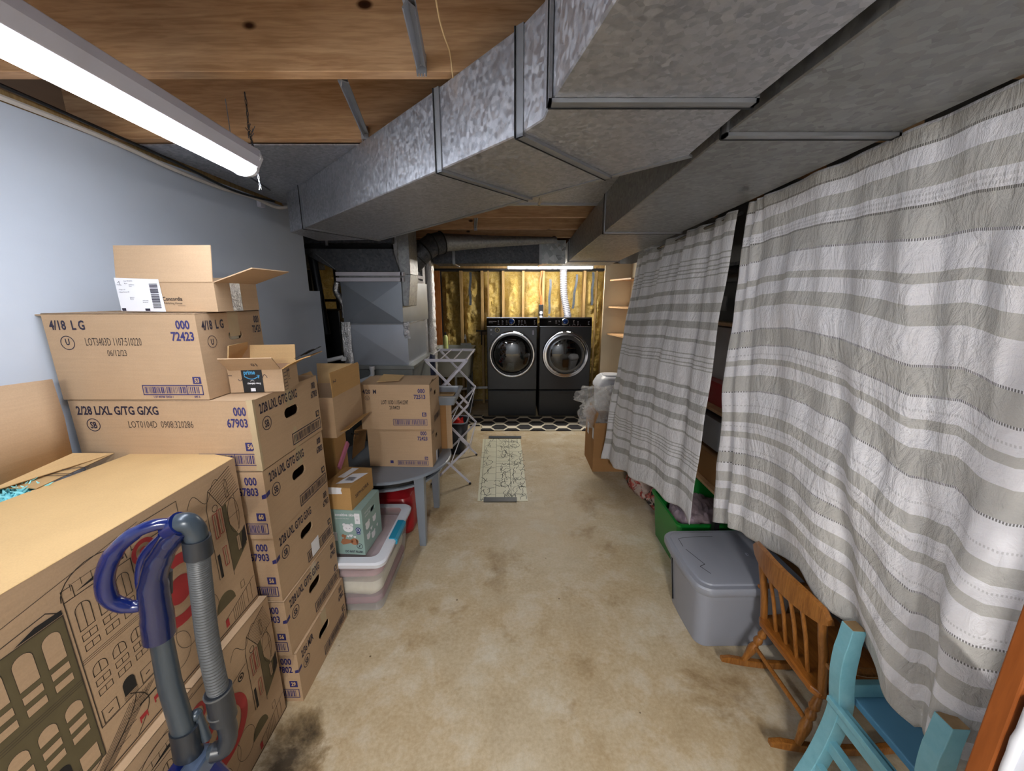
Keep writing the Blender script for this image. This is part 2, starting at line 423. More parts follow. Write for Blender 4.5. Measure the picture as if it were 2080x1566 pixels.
duct(T1, [c0, c1, f1, f0], ZB, ZT, 'galv', 'duct_end'); duct(T1, [c1, s1, g1, f1], ZB, ZT, 'galv')
duct(T1, [s1, s2, g2, g1], ZB, ZT, 'galv'); duct(T1, [s2, e1, e2, e3, e4, g2], ZB, ZT, 'galv')
duct(T1, [e2, n1, n2, e3], ZB, ZT, 'galv'); duct(T1, [n1, (.19, -1.9), (.478, -1.9), n2], ZB, ZT, 'galv')
for a, c, z in ((c1, f1, ZT), (s1, g1, ZT), (s2, g2, ZT), (e2, e3, ZT+.01)): cleat(T1, a, c, ZB, z)
m = MB()
for P in ([f1, g1], [g1, g2], [g2, e4]):     # folded flanges hanging below the far edge
    a, c = Vector((*P[0], 0)), Vector((*P[1], 0)); d = (c-a).normalized(); n = Vector((-d.y, d.x, 0))*.02
    m.slab([a, c, c+n, a+n], ZB-.002, ZB+.004)
m.build('flange', M['seam'], T1)

def rd(y): # left and right edge of the return duct at depth y
    return (.507+.0325*(y-1.02), .889+.0755*(y-.776))
T2 = thing('return_duct', 'wide grey return duct running straight back above the curtains', 'duct', (.7, 2, ZB))
ys = [-1.9, 1.02, 2.457, 4.364, 4.98]
for k, (a, bb) in enumerate(zip(ys, ys[1:])):
    l0, r0 = rd(a); l1, r1 = rd(bb)
    if a < 0: l0 = .53
    duct(T2, [(l0, a), (r0, a), (r1, bb), (l1, bb)], ZB, ZT+.005, 'galv_dull')
for y in ys[1:4]: cleat(T2, (rd(y)[0], y), (rd(y)[1], y), ZB, ZT+.005)

T3 = thing('cross_duct', 'dark rectangular duct crossing in front of the insulated back wall', 'duct', (-.1, 4.5, 2.03))
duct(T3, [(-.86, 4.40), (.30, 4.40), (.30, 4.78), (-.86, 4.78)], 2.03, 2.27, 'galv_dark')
duct(T3, [(.30, 4.395), (.585, 4.395), (.585, 4.785), (.30, 4.785)], 2.028, 2.272, 'galv_big', 'spangled_section')
for x in (-.635, .31):
    m = MB(); m.box(x-.014, x+.014, 4.388, 4.792, 2.02, 2.276); m.build('seam_strip', M['seam'], T3)
# tapering pipe and elbow
T4 = thing('round_duct', 'round sheet steel elbow pipe with a taper above the dark cross duct', 'duct pipe', (-.8, 3.9, 1.8))
P = [U(862, 560, y=3.78), U(858, 515, y=3.80), U(872, 492, y=3.84), U(893, 476, y=3.90), U(930, 468, y=4.0)]
P = [Vector((-.94, 3.76, 1.97)), Vector((-.88, 3.76, 2.04)), Vector((-.82, 3.78, 2.10)), Vector((-.75, 3.83, 2.155)), Vector((-.67, 3.88, 2.18))]
for k in range(4):
    m = MB(); d = (P[k+1]-P[k]).normalized()*.006; m.tube([P[k]-d, P[k+1]+d], .100, 20); m.build('elbow_gore', M['galv_dark'], T4)
for k in range(5):
    m = MB(); d = (P[min(k+1, 4)]-P[max(k-1, 0)]).normalized(); m.tube([P[k]-d*.004, P[k]+d*.004], .107, 20); m.build('crimp_ring', M['gap'], T4)
m = MB(); m.tube([P[4], Vector((-.2, 4.02, 2.21)), Vector((.45, 4.12, 2.235))], [.085, .055, .03], 16); m.build('taper_pipe', M['galv_dull'], T4)

# ---- furnace, plenum, pipes
T5 = thing('furnace', 'grey steel furnace cabinet below the shiny plenum', 'furnace', (-1.17, 3.6, 0))
m = MB(); m.box(-1.50, -.86, 3.26, 4.05, .03, 1.07); m.build('cabinet', plain('furnace_grey', '#777c7c', .45, .2), T5, bevel=.008)
m = MB(); m.box(-1.52, -.84, 3.24, 4.07, 1.07, 1.10); m.build('top_lip', plain('furnace_lip', '#8d918f', .4, .3), T5, bevel=.004)
m = MB(); m.box(-1.48, -.88, 3.28, 4.03, 0, .03); m.build('base', M['black'], T5)
m = MB(); m.box(-1.42, -.94, 3.25, 3.262, .15, .9); m.build('access_panel', plain('furnace_panel', '#6d7274', .45, .2), T5, bevel=.003)
T6 = thing('air_plenum', 'shiny cross-creased sheet metal plenum standing on the furnace', 'plenum', (-1.17, 3.6, 1.1))
def creased(m, x0, x1, z0, z1, y, d=.012):
    c = ((x0+x1)/2, y-d, (z0+z1)/2); q = [(x0,y,z0),(x1,y,z0),(x1,y,z1),(x0,y,z1)]
    for i in range(4): m.face([q[i], q[(i+1) % 4], c])
m = MB(); creased(m, -1.41, -.895, 1.10, 1.45, 3.30, .010)
m.face([(-.895,3.30,1.10),(-.895,4.0,1.10),(-.895,4.0,1.45),(-.895,3.30,1.45)]); m.face([(-1.41,3.30,1.10),(-1.41,4.0,1.10),(-1.41,4.0,1.45),(-1.41,3.30,1.45)])
m.face([(-1.41,4.0,1.10),(-.895,4.0,1.10),(-.895,4.0,1.45),(-1.41,4.0,1.45)])
m.build('lower_box', M['sheet'], T6, smooth=False)
m = MB(); creased(m, -1.43, -.925, 1.455, 1.80, 3.31, .014)
for q in ([(-.925,3.31),(-.86,4.0)], [(-1.43,3.31),(-1.43,4.0)], [(-1.43,4.0),(-.86,4.0)]):
    m.face([(q[0][0],q[0][1],1.455),(q[1][0],q[1][1],1.455),(q[1][0],q[1][1],1.80),(q[0][0],q[0][1],1.80)])
m.build('upper_box', M['sheet2'], T6, smooth=False)
m = MB(); m.box(-1.415, -.89, 3.288, 3.30, 1.447, 1.456); m.box(-.897, -.89, 3.288, 4.0, 1.447, 1.456); m.build('joint_strip', M['seam'], T6)
for z in (1.80, 1.845):
    m = MB(); m.box(-1.455, -.905, 3.285, 3.315, z, z+.032); m.box(-.925, -.895, 3.285, 4.02, z, z+.032); m.build('white_duct_strap', M['white_metal'], T6, bevel=.004)
m = MB(); m.box(-1.44, -.93, 3.32, 4.0, 1.79, 1.88); m.build('collar', M['galv_dull'], T6)
for x, z0, z1 in ((-1.42, 1.09, 1.47), (-.90, 1.33, 1.47)):
    m = MB(); n = 10; w = .05 if x < -1 else .03
    rings = []
    for k in range(n):
        z = z0+(z1-z0)*k/(n-1); j = random.uniform(-.006, .006)
        rings.append([(x-w+j, 3.31, z), (x-w/2, 3.283+j, z), (x+w*.6+j, 3.281+random.uniform(-.004,.004), z), (x+w+j, 3.286, z)])
    m.loft(rings, False, closed=False, caps=False); m.build('foil_tape', M['foil'], T6, solid=.001)
# upper transition
T7 = thing('transition_duct', 'dark dented duct box joining the plenum to the main duct', 'duct', (-1.3, 3.4, 1.88))
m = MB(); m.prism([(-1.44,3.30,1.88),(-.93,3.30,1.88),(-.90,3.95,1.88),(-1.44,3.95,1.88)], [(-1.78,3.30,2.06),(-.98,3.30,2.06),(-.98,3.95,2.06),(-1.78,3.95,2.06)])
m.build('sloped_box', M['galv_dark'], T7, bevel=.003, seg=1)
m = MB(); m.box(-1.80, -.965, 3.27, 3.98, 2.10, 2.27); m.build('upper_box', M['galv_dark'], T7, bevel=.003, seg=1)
m = MB(); m.box(-1.76, -1.0, 3.36, 3.96, 2.055, 2.105); m.build('dark_joint', M['gap'], T7)
m = MB(); m.box(-1.50, -1.48, 3.262, 3.272, 2.08, 2.2); m.beam((-1.60, 3.293, 2.02), (-1.455, 3.29, 1.90), .006, .006); m.build('fold', M['seam'], T7)
m = MB(); m.box(-.965, -.85, 3.34, 3.62, 1.86, 2.26); m.prism([(-.92,3.34,1.60),(-.88,3.34,1.60),(-.88,3.62,1.60),(-.92,3.62,1.60)], [(-.965,3.34,1.86),(-.85,3.34,1.86),(-.85,3.62,1.86),(-.965,3.62,1.86)])
m.build('side_box', M['galv_dull'], T7, bevel=.003, seg=1)
m = MB(); n = 14; m.loft([[(-.972+random.uniform(-.004,.004), 3.333, 1.87+.4*k/n), (-.945+random.uniform(-.004,.004), 3.327, 1.87+.4*k/n)] for k in range(n+1)], False, closed=False, caps=False); m.build('foil_tape', M['foil'], T7, solid=.001)
# branch into the alcove and flue
m = MB(); m.slab([(-2.5, 3.35), (-1.82, 3.35), (-1.82, 3.9), (-2.5, 3.9)], 1.93, 2.27)
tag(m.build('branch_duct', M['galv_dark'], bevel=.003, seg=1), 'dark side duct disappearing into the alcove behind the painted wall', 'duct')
# narrow stack duct and silver flexible pipe right of the furnace
T8 = thing('stack_duct', 'narrow flat galvanised duct standing beside the furnace', 'duct', (-.88, 4.4, 0))
for z0, z1, s in ((1.0, 1.45, 0), (1.45, 1.62, .012), (1.62, 2.03, 0), (0.0, 1.0, .003)):
    m = MB(); m.box(-1.04-s, -.97+s, 4.33-s, 4.45+s, z0, z1); m.build('duct_length', M['galv'], T8, bevel=.003, seg=1)
m = MB(); m.prism([(-1.04,4.33,1.45),(-.97,4.33,1.45),(-.97,4.45,1.45),(-1.04,4.45,1.45)], [(-1.052,4.318,1.50),(-.958,4.318,1.50),(-.958,4.462,1.50),(-1.052,4.462,1.50)]); m.build('crimped_joint', M['seam'], T8)
m = MB(); prof = []
for k in range(90): prof.append((.062+.003*math.sin(k*1.9)+random.uniform(-.002,.002), .02+k*2.18/89))
m.lathe(prof, (-.965, 4.62, 0), 18); tag(m.build('silver_flexible_duct', M['foil']), 'fat foil-wrapped flexible pipe hanging between stack duct and plywood', 'flexible pipe')
# PVC drain pipes near the furnace top
for pts, lab in (([(-1.62,3.10,.9),(-1.62,3.10,1.12),(-1.60,3.11,1.16),(-1.50,3.12,1.17),(-1.4,3.16,1.19)], 'short white drain elbow at the left of the furnace'),
                 ([(-1.30,3.12,.98),(-1.24,3.12,1.00),(-1.18,3.12,1.02),(-1.155,3.12,1.05),(-1.155,3.12,1.12)], 'white drain elbow in front of the furnace top')):
    t = thing('drain_pipe', lab, 'pipe', pts[0], 'white drain pipes'); m = MB(); m.tube(pts, .017, 12); m.build('pipe', M['pvc'], t)
    m = MB(); m.tube([Vector(pts[-1])-Vector((0,0,.03)), Vector(pts[-1])], .022, 12); m.build('coupling', M['pvc'], t)
m = MB(); m.tube(spline([(-1.36,3.1,.80),(-1.33,3.08,.9),(-1.25,3.06,.97),(-1.2,3.08,.93)]), .014, 8); tag(m.build('condensate_hose', M['black']), 'black hose looping below the white drain elbow', 'hose')
# black cabinet and black pipes in the alcove
T9 = thing('dark_cabinet', 'tall black cabinet in the alcove left of the plenum', 'cabinet', (-1.85, 3.9, 0))
m = MB(); m.box(-2.12, -1.66, 3.75, 4.3, 0, 1.55); m.build('body', M['black'], T9, bevel=.006)
m = MB(); m.box(-1.9, -1.885, 3.742, 3.75, .1, 1.5); m.build('door_seam', M['seam'], T9)
for x, y, z0, z1, lab in ((-1.66, 3.45, 1.35, 2.05, 'thick dark pipe angled beside the plenum'), (-1.98, 3.8, 1.55, 2.0, 'dark pipe rising from the black cabinet')):
    m = MB(); m.tube([(x, y, z0), (x-.05, y, z1)], .035 if x > -1.8 else .03, 12); tag(m.build('dark_pipe', plain('dark_pipe', '#2c3036', .45, .5)), lab, 'pipe')
m = MB(); m.tube(spline([(-1.50,3.42,1.80),(-1.52,3.42,1.72),(-1.46,3.4,1.62),(-1.455,3.4,1.50)]), .028, 10); tag(m.build('foil_hose', M['foil']), 'small crinkled foil hose against the left of the plenum', 'hose')

# ---- insulated back wall
def batt(x0, x1, y, z0, z1, lab, seed, depth=.06, ax='y', sg=1, grp='yellow insulation batts'):
    nx = max(5, int((x1-x0)/.018)); nz = int((z1-z0)/.022); m = MB(); rows = []
    for j in range(nz+1):
        row = []
        for i in range(nx+1):
            a, c = i/nx, j/nz; x = x0+(x1-x0)*a; z = z0+(z1-z0)*c
            q = Vector((x*6, seed*3.1, z*4.5)); h = .8*noise.noise(q)+.6*noise.noise(q*2.3)+.9*min(.35, abs(noise.noise(q*3.1)))-.12
            e = min(1, 4*min(a, 1-a))*min(1, 12*min(c, 1-c)); d = e*depth*(.75+.85*h)
            ex = noise.noise(Vector((z*5, seed, 0)))*.012*(1 if a in (0, 1) else 0)
            row.append((x+ex, y-d, z) if ax == 'y' else (y+sg*d, x+ex, z))
        rows.append([m.p(p) for p in row])
    for j in range(nz):
        for i in range(nx): m.idx((rows[j][i], rows[j][i+1], rows[j+1][i+1], rows[j+1][i]), True)
    tag(m.build('insulation_batt', M['insul']), lab, 'insulation', grp)
YB = 6.13
SX = [-1.10, -.775, -.455, -.135, .17, .475, .78, 1.10, 1.42]
NM = ['beside the plywood strip', 'behind the utility sink bottle', 'just left of the washer controls', 'above the left half of the washer', 'above the right half of the washer',
      'behind the orange pipe', 'behind the ribbed vent hose', 'right of the vent hose']
for k in range(8):
    batt(SX[k]+.018, SX[k+1]-.018, YB, .02, 2.05, 'yellow fibreglass batt in the back wall, '+NM[k], k, .085)
for k, x in enumerate(SX[1:]):
    m = MB(); m.box(x-.019, x+.019, 5.99, YB+.005, 0, 2.06)
    tag(m.build('wall_stud', M['stud'], bevel=.002, seg=1), ['stud right of the first batt by the plywood', 'stud in line with the edge of the sink', 'stud left of the washer controls', 'stud above the middle of the washer', 'stud above the gap between the machines',
        'stud hidden partly by the vent hose', 'stud above the right edge of the dryer', 'stud beside the white shelf tower'][k]+' in the back wall', 'stud', 'back wall studs')
for k, x in enumerate((-.36, 1.28)):
    m = MB(); m.box(x-.012, x+.012, 6.02, 6.04, 0, 2.06); tag(m.build('thin_stud', M['stud']), 'thin wooden batten '+('left of the washer' if k == 0 else 'near the shelf tower')+' on the back wall', 'batten')
m = MB(); m.box(-1.30, 1.6, 6.0, YB, 2.085, 2.16); tag(m.build('wall_header', M['stud'], bevel=.002, seg=1), 'wooden header running along the top of the insulated wall', 'wooden plate')
m = MB(); m.tube([(-1.3, 5.97, 2.07), (1.5, 5.97, 2.07)], .016, 10); tag(m.build('gas_pipe', plain('iron_pipe', '#25262a', .5, .5)), 'thin black iron pipe across the top of the insulated wall', 'pipe')
m = MB(); m.box(-1.24, -1.095, 6.03, 6.06, 0, 2.06); tag(m.build('plywood_strip', M['ply']), 'reddish plywood strip at the left end of the back wall', 'plywood')
def strap(x0, x1, z0, z1, lab):
    m = MB(); n = 12; rings = []
    for k in range(n+1):
        t = k/n; x = x0+(x1-x0)*t+.006*math.sin(t*9); z = z1+(z0-z1)*t; y = 5.955-.012*math.sin(t*5)
        rings.append([(x-.017, y, z), (x+.017, y, z), (x+.017, y-.004, z), (x-.017, y-.004, z)])
    m.loft(rings, False); tag(m.build('dark_strap', plain('dark_strap', '#3e4650', .55, var=.3, scale=40)), lab, 'strap', 'dark straps on the insulated wall')
for a in ((960-1040, 958-1040, 1.55, 2.03, 'dark strap dangling over the batt left of the washer'), (1114-1040, 1113-1040, 1.42, 1.93, 'dark strap hanging between orange pipe and vent hose'),
          (1165-1040, 1159-1040, 1.5, 2.0, 'dark strap just right of the vent hose'), (1196-1040, 1196-1040, 1.55, 2.03, 'short dark strap above the right end of the dryer')):
    strap(a[0]/FPX*6.05, a[1]/FPX*6.05, a[2], a[3], a[4])
t = thing('outlet_riser', 'orange conduit dropping into a black outlet between washer and dryer', 'conduit', (.435, 5.95, 1.45))
m = MB(); m.tube(spline([(.44,5.94,2.05),(.425,5.93,1.92),(.415,5.93,1.8),(.44,5.94,1.65),(.44,5.95,1.56)]), .013, 8); m.build('conduit', plain('orange_conduit', '#c4683a', .5), t)
m = MB(); m.box(.405, .475, 5.92, 5.98, 1.40, 1.56); m.build('outlet_box', M['black'], t, bevel=.004); m = MB(); m.lathe([(.022, -.006), (.024, 0)], (.44, 5.92, 1.44), 14, 'y'); m.build('plug', M['white_plastic'], t)
m = MB(); prof = [(.052+.006*(k % 2), k*.0125) for k in range(52)]
P = spline([(.745,5.80,2.12),(.75,5.80,1.9),(.765,5.80,1.7),(.80,5.78,1.52),(.83,5.75,1.38)], 13)
m.tube(P, [.046+.010*(k % 2) for k in range(len(P))], 16); tag(m.build('vent_hose', plain('ribbed_foil_hose', '#9496a0', .35, .5, var=.05)), 'ribbed silver dryer vent hose rising behind the dryer', 'hose')
# alcove insulation and frames
for k in range(4):
    y0 = 3.9+k*.55; batt(y0, y0+.48, -2.69, .1, 2.2, ['nearest', 'second', 'third', 'farthest'][k]+' yellow batt on the dark alcove side wall', 20+k, .06, 'x', 1, 'alcove insulation batts')
for k in range(4):
    x0 = -2.66+k*.36; batt(x0, x0+.33, YB, .1, 2.1, ['leftmost', 'second', 'third', 'rightmost'][k]+' yellow batt on the alcove end wall behind the furnace', 30+k, .07, 'y', 1, 'alcove insulation batts')
t = thing('pipe_frame', 'black pipe frame crossing in front of the alcove insulation', 'pipe frame', (-2.2, 4.3, 0))
for z in (1.35, 1.62): m = MB(); m.box(-2.68, -1.9, 4.6, 4.64, z, z+.03); m.build('rail', M['black'], t)
for x in (-2.35, -2.05): m = MB(); m.box(x, x+.04, 4.58, 4.62, 0, 2.1); m.build('upright', M['black'], t)

# ---- cables on the wall top
m = MB(); m.tube(spline([(-1.56,-.1,2.268),(-1.555,.6,2.266),(-1.545,1.2,2.266),(-1.535,1.6,2.262),(-1.515,1.9,2.235),(-1.50,2.15,2.225),(-1.49,2.4,2.235),(-1.45,2.56,2.215),(-1.38,2.62,2.24)]), .009, 8)
tag(m.build('white_cable', plain('white_cable', '#c8c2ba', .5)), 'white electric cable sagging along the top of the painted wall', 'cable')
m = MB(); m.tube(spline([(-1.55,-.1,2.29),(-1.53,1.0,2.30),(-1.49,1.8,2.262),(-1.47,2.2,2.225),(-1.43,2.5,2.235)]), .006, 6); tag(m.build('black_cable', M['black']), 'thin black cable beside the white one at the wall top', 'cable')
m = MB(); m.tube(spline([(-1.12,.9,2.272),(-1.14,1.3,2.262),(-1.2,1.72,2.24),(-1.25,2.0,2.235),(-1.36,2.35,2.262)]), .004, 6); tag(m.build('electric_cord', plain('grey_cord', '#4a4c52', .5)), 'thin grey cord drooping under the steel sheet behind the tube light', 'cord')
m = MB(); m.box(-1.512, -1.488, 2.46, 2.50, 2.20, 2.245); tag(m.build('cable_clip', M['white_metal']), 'small white clip holding the cable at the wall top', 'clip')

# ================================================================ lights
EM = bpy.data.materials.new('led_diffuser'); EM.use_nodes = True
pb = EM.node_tree.nodes['Principled BSDF']; pb.inputs['Base Color'].default_value = (.9,.93,1,1)
pb.inputs['Emission Color'].default_value = (.86, .91, 1, 1); pb.inputs['Emission Strength'].default_value = LAMP
EM2 = EM.copy(); EM2.name = 'led_diffuser_warm'; pb = EM2.node_tree.nodes['Principled BSDF']
pb.inputs['Emission Color'].default_value = (1, .93, .82, 1); pb.inputs['Emission Strength'].default_value = LAMP*3.2
EM3 = EM.copy(); EM3.name = 'added_fill_diffuser'; EM3.node_tree.nodes['Principled BSDF'].inputs['Emission Strength'].default_value = LAMP*6.8  # emission of the added fill tube behind the camera
EM3.node_tree.nodes['Principled BSDF'].inputs['Emission Color'].default_value = (1, .95, .88, 1)
def tube_light(a, bb, lab, em, chains=(), wd=.055):
    a = Vector(a); bb = Vector(bb); d = (bb-a).normalized(); s = Vector((d.y, -d.x, 0)); up = Vector((0,0,1))
    t = thing('tube_light', lab, 'light', tuple((a+bb)/2), None)
    def ring(c, k=1): return [c+s*wd*.70*k*math.cos(x)+up*(.026*k*math.sin(x)) for x in [PI+PI*i/10 for i in range(11)]]
    m = MB(); m.loft([ring(a+d*.012), ring(bb-d*.012)], True, closed=True); m.build('diffuser', em, t)
    m = MB(); top = [(-.85, 0), (.85, 0), (1.05, .03), (1.0, .055), (-1.0, .055), (-1.05, .03)]
    m.loft([[c+s*wd*x+up*y for x, y in top] for c in (a, bb)], False); m.build('housing', M['white_metal'], t, bevel=.003)
    for c, q in ((a, -d), (bb, d)):
        m = MB(); m.loft([ring(c-q*.012, 1.1)+[c-q*.012+s*wd*1.1+up*.03, c-q*.012+s*wd*.95+up*.058, c-q*.012-s*wd*.95+up*.058, c-q*.012-s*wd*1.1+up*.03], ring(c+q*.006, 1.05)+[c+q*.006+s*wd*1.05+up*.03, c+q*.006+s*wd*.9+up*.055, c+q*.006-s*wd*.9+up*.055, c+q*.006-s*wd*1.05+up*.03]], False)
        m.build('end_cap', M['white_plastic'], t)
        m = MB(); e = c-q*.06; m.tube([e+up*.05, Vector((e.x, e.y, 2.285))], .0015, 6); m.build('hanger_wire', M['seam'], t)
    return t
tube_light((-.905, 1.44, 2.105), (-.835, .22, 2.105), 'long bright tube light hanging at upper left above the cartons', EM)
tube_light((-.065, 5.45, 2.075), (1.10, 5.45, 2.075), 'far tube light glowing above the washer and dryer', EM2, wd=.05)
tube_light((.02, -2.0, 2.0), (.02, -.78, 2.0), 'unseen fill tube light added behind the camera', EM3)  # fill lamp added out of view to brighten the curtains and floor
t = thing('lamp_chain', 'knotted little chain holding the far end of the tube light', 'chain', (-.87, 1.42, 2.13))
def chain(m, P, r=.0055, w=.0013):
    P = spline(P, 10); L = 0; acc = 0; out = [P[0]]
    for a, c in zip(P, P[1:]):
        acc += (c-a).length
        if acc > r*2.6: out.append(c); acc = 0
    for i, (a, c) in enumerate(zip(out, out[1:])):
        d = (c-a).normalized(); s = Vector((1,0,0)) if i % 2 else Vector((0,1,0)); s = (s-d*s.dot(d)).normalized(); o = (a+c)/2; h = (c-a).length*.62
        m.tube([o+d*h*math.cos(x)+s*r*.6*math.sin(x) for x in [2*PI*k/10 for k in range(10)]], w, 5, loop=True)
m = MB(); chain(m, [U(497, 188, y=1.66), U(502, 225, y=1.66), U(505, 262, y=1.64), U(512, 290, y=1.55), U(521, 338, y=1.45)]); m.build('links', M['galv_dark'], t)
m = MB()
for k in range(14):
    a = U(508+random.uniform(-6,6), 270+random.uniform(-12,10), y=1.63); m.tube([a, a+Vector((random.uniform(-.012,.012), 0, random.uniform(-.02,.02)))], .0012, 5)
m.build('knot', M['galv_dark'], t)
t = thing('pull_chain', 'short beaded pull chain dangling below the end of the tube light', 'chain', (-.87, 1.44, 2.0))
m = MB(); chain(m, [U(523, 350, y=1.44), U(526, 366, y=1.44), U(529, 380, y=1.44)], .004, .001); m.build('links', M['foil'], t)
for p in [(.0, 0), (.004, .002)]:
    m = MB(); a = U(528, 378, y=1.44); m.tube([a, a+Vector((-.004+p[0]*2, 0, -.012))], .0013, 5); m.build('tassel', M['foil'], t)

# ================================================================ cartons
def pill(cx, cy, w, h, n=8):
    r = h/2; return [(cx+w/2-r+r*math.cos(a), cy+r*math.sin(a)) for a in [-PI/2+PI*k/n for k in range(n+1)]]+[(cx-w/2+r+r*math.cos(a), cy+r*math.sin(a)) for a in [PI/2+PI*k/n for k in range(n+1)]]
def panel_hole(m, o, u, v, w, h, hole, depth=.006):
    "a board w x h with a hand hole, with the cut edge of the board"
    bm = bmesh.new(); o = Vector(o); u = Vector(u); v = Vector(v); n = u.cross(v)
    outer = [bm.verts.new((0,0,0)), bm.verts.new((w,0,0)), bm.verts.new((w,h,0)), bm.verts.new((0,h,0))]
    inner = [bm.verts.new((x,y,0)) for x, y in hole]; es = []
    for L in (outer, inner):
        for a, c in zip(L, L[1:]+L[:1]): es.append(bm.edges.new((a, c)))
    bmesh.ops.triangle_fill(bm, use_beauty=True, edges=es)
    for f in bm.faces: m.face([o+u*q.co.x+v*q.co.y for q in f.verts])
    bm.free()
    for a, c in zip(hole, hole[1:]+hole[:1]):
        A, C = o+u*a[0]+v*a[1], o+u*c[0]+v*c[1]; m.face([A, C, C-n*depth, A-n*depth])
class Carton:
    def __init__(s, label, c, w, d, h, mat='card', rot=0, hole=None, group=None, cat='cardboard box', open_=False, name='cardboard_box', top=True, gapped=False):
        s.w, s.d, s.h = w, d, h; s.X = Matrix.Translation(c) @ Matrix.Rotation(rot, 4, 'Z'); s.mat = M[mat]
        s.t = thing(name, label, cat, c, group); T = .004
        m = MB(s.X); X0, X1, Y0, Y1 = -w/2, w/2, -d/2, d/2
        if open_:
            m.box(X0, X1, Y0, Y1, 0, T); m.box(X0, X1, Y0, Y0+T, T, h); m.box(X0, X1, Y1-T, Y1, T, h)
            m.box(X0, X0+T, Y0+T, Y1-T, T, h); m.box(X1-T, X1, Y0+T, Y1-T, T, h)
            m.build('body', s.mat, s.t)
        else:
            q = [(X0,Y0),(X1,Y0),(X1,Y1),(X0,Y1)]
            for i in (0, 2, 3): a, e = q[i], q[(i+1) % 4]; m.face([(*a,0),(*e,0),(*e,h),(*a,h)])
            m.face([(*a, 0) for a in q]); m.face([(*a, h-.004) for a in q])
            if hole: panel_hole(m, (X1, Y0, 0), (0,1,0), (0,0,1), d, h, pill(*hole))
            else: m.face([(X1,Y0,0),(X1,Y1,0),(X1,Y1,h),(X1,Y0,h)])
            m.build('body', s.mat, s.t, smooth=False)
            if top:
                g = .0015 if not gapped else .012
                for a, e, nm in ((Y0, -g, 'top_flap'), (g, Y1, 'top_flap')):
                    m = MB(s.X); m.box(X0, X1, a, e, h-.003, h+.001); m.build(nm, s.mat, s.t, bevel=.001, seg=1)
    def flap(s, side, ln, ang, z=None, x0=None, x1=None, mat=None, curl=0, name='flap'):
        "side flap hinged at the rim, ang from vertical, outward positive (degrees)"
        w, d = s.w/2, s.d/2; z = s.h if z is None else z
        (o, u, n) = {'front':((0,-d), (1,0), (0,-1)), 'back':((0,d), (-1,0), (0,1)), 'left':((-w,0), (0,-1), (-1,0)), 'right':((w,0), (0,1), (1,0))}[side]
        L = w if side in ('front', 'back') else d; a0 = -L if x0 is None else x0; a1 = L if x1 is None else x1
        m = MB(s.X); rings = []; K = 6
        y = 0; zz = z; a = R(ang)
        pts = [(0, z)]
        for k in range(K):
            y += ln/K*math.sin(a); zz += ln/K*math.cos(a); a += R(curl)/K; pts.append((y, zz))
        rings = [[(o[0]+u[0]*q+n[0]*py, o[1]+u[1]*q+n[1]*py, pz) for q in (a0+.002, a1-.002)] for py, pz in pts]
        m.loft(rings, False, closed=False, caps=False)
        return m.build(name, mat or s.mat, s.t, solid=.0035)
    def ink(s, side, flip=False, off=.0009, z=0):
        w, d, h = s.w, s.d, s.h
        o, u, v = {'front':((-w/2,-d/2,z), (1,0,0), (0,0,1)), 'right':((w/2,-d/2,z), (0,1,0), (0,0,1)), 'top':((-w/2,-d/2,h+.0012), (1,0,0), (0,1,0)), 'left':((-w/2,d/2,z), (0,-1,0), (0,0,1))}[side]
        return Ink(o, u, v, off, s.X)
    def put(s, ink, mat, name='printed_marking', **k):
        if ink.f: return ink.build(name, M[mat] if isinstance(mat, str) else mat, s.t, smooth=False, **k)

def nappy_print(c, head, code, num, ring, lot=None, side_head=None, front=True, swoosh=True, seed=1, side='right'):
    w, d, h = c.w, c.d, c.h; side_head = side_head or head
    if front:
        a = c.ink('front'); b = c.ink('front'); dd = c.ink('front'); lt = c.ink('front', off=.0016)
        a.text(head, .022, h-.050, .031, .72); a.ring(.070, h-.088, .021, .0238); a.text(ring, .070, h-.100, .024, .7, 'c')
        b.text('000', w-.026, h-.054, .032, .68, 'r'); b.text(code, w-.026, h-.096, .032, .68, 'r')
        b.rect(w-.047, .076, w-.014, .108); lt.text(num, w-.0305, .084, .019, .72, 'c')
        b.bars(w*.66, .022, w-.012, .064, seed, .003, gap=w*.86); b.text('1 07 40788 72423 1', w*.7, .011, .007, .9)
        if lot:
            dd.text(lot[0], .30*w, h-.098, .026, .62, bold=False)
            if len(lot) > 1: dd.text(lot[1], .42*w, h-.135, .024, .62, bold=False)
            rn = random.Random(seed)
        c.put(a, 'ink'); c.put(b, 'inkb', 'blue_marking'); c.put(dd, 'inkd', 'dot_matrix_lot_number'); c.put(lt, 'card_pale', 'number')
    a = c.ink(side); lt = c.ink(side, off=.0016)
    a.text(side_head, .03, h-.056, .036, .52); a.ring(.060, h-.100, .023, .0262); a.text(ring, .060, h-.114, .027, .66, 'c')
    a.text('000', d-.022, h-.052, .030, .52, 'r'); a.text(code, d-.012, h-.092, .030, .52, 'r')
    a.rect(d-.043, .075, d-.015, .103); lt.text(num, d-.029, .082, .017, .72, 'c')
    a.bars(d*.46, .018, d-.012, .064, seed+3, .0042, gap=d*.78)
    c.put(a, 'ink'); c.put(lt, 'card_pale', 'number')
    if swoosh:
        b = c.ink('front'); b.poly([(w-.016, h*.60), (w+.0, h*.615), (w, h*.68), (w-.016, h*.655)])
        c.put(b, 'inkb', 'blue_brush_mark')
        b = c.ink(side); b.poly([(0, h*.615), (.022, h*.64), (.022, h*.70), (0, h*.68)]); c.put(b, 'inkb', 'blue_brush_mark')
def tape(c, side, x0, x1, y0, y1, name='packing_tape'):
    a = c.ink(side, off=.0005); a.rect(x0, y0, x1, y1); c.put(a, 'tape', name)

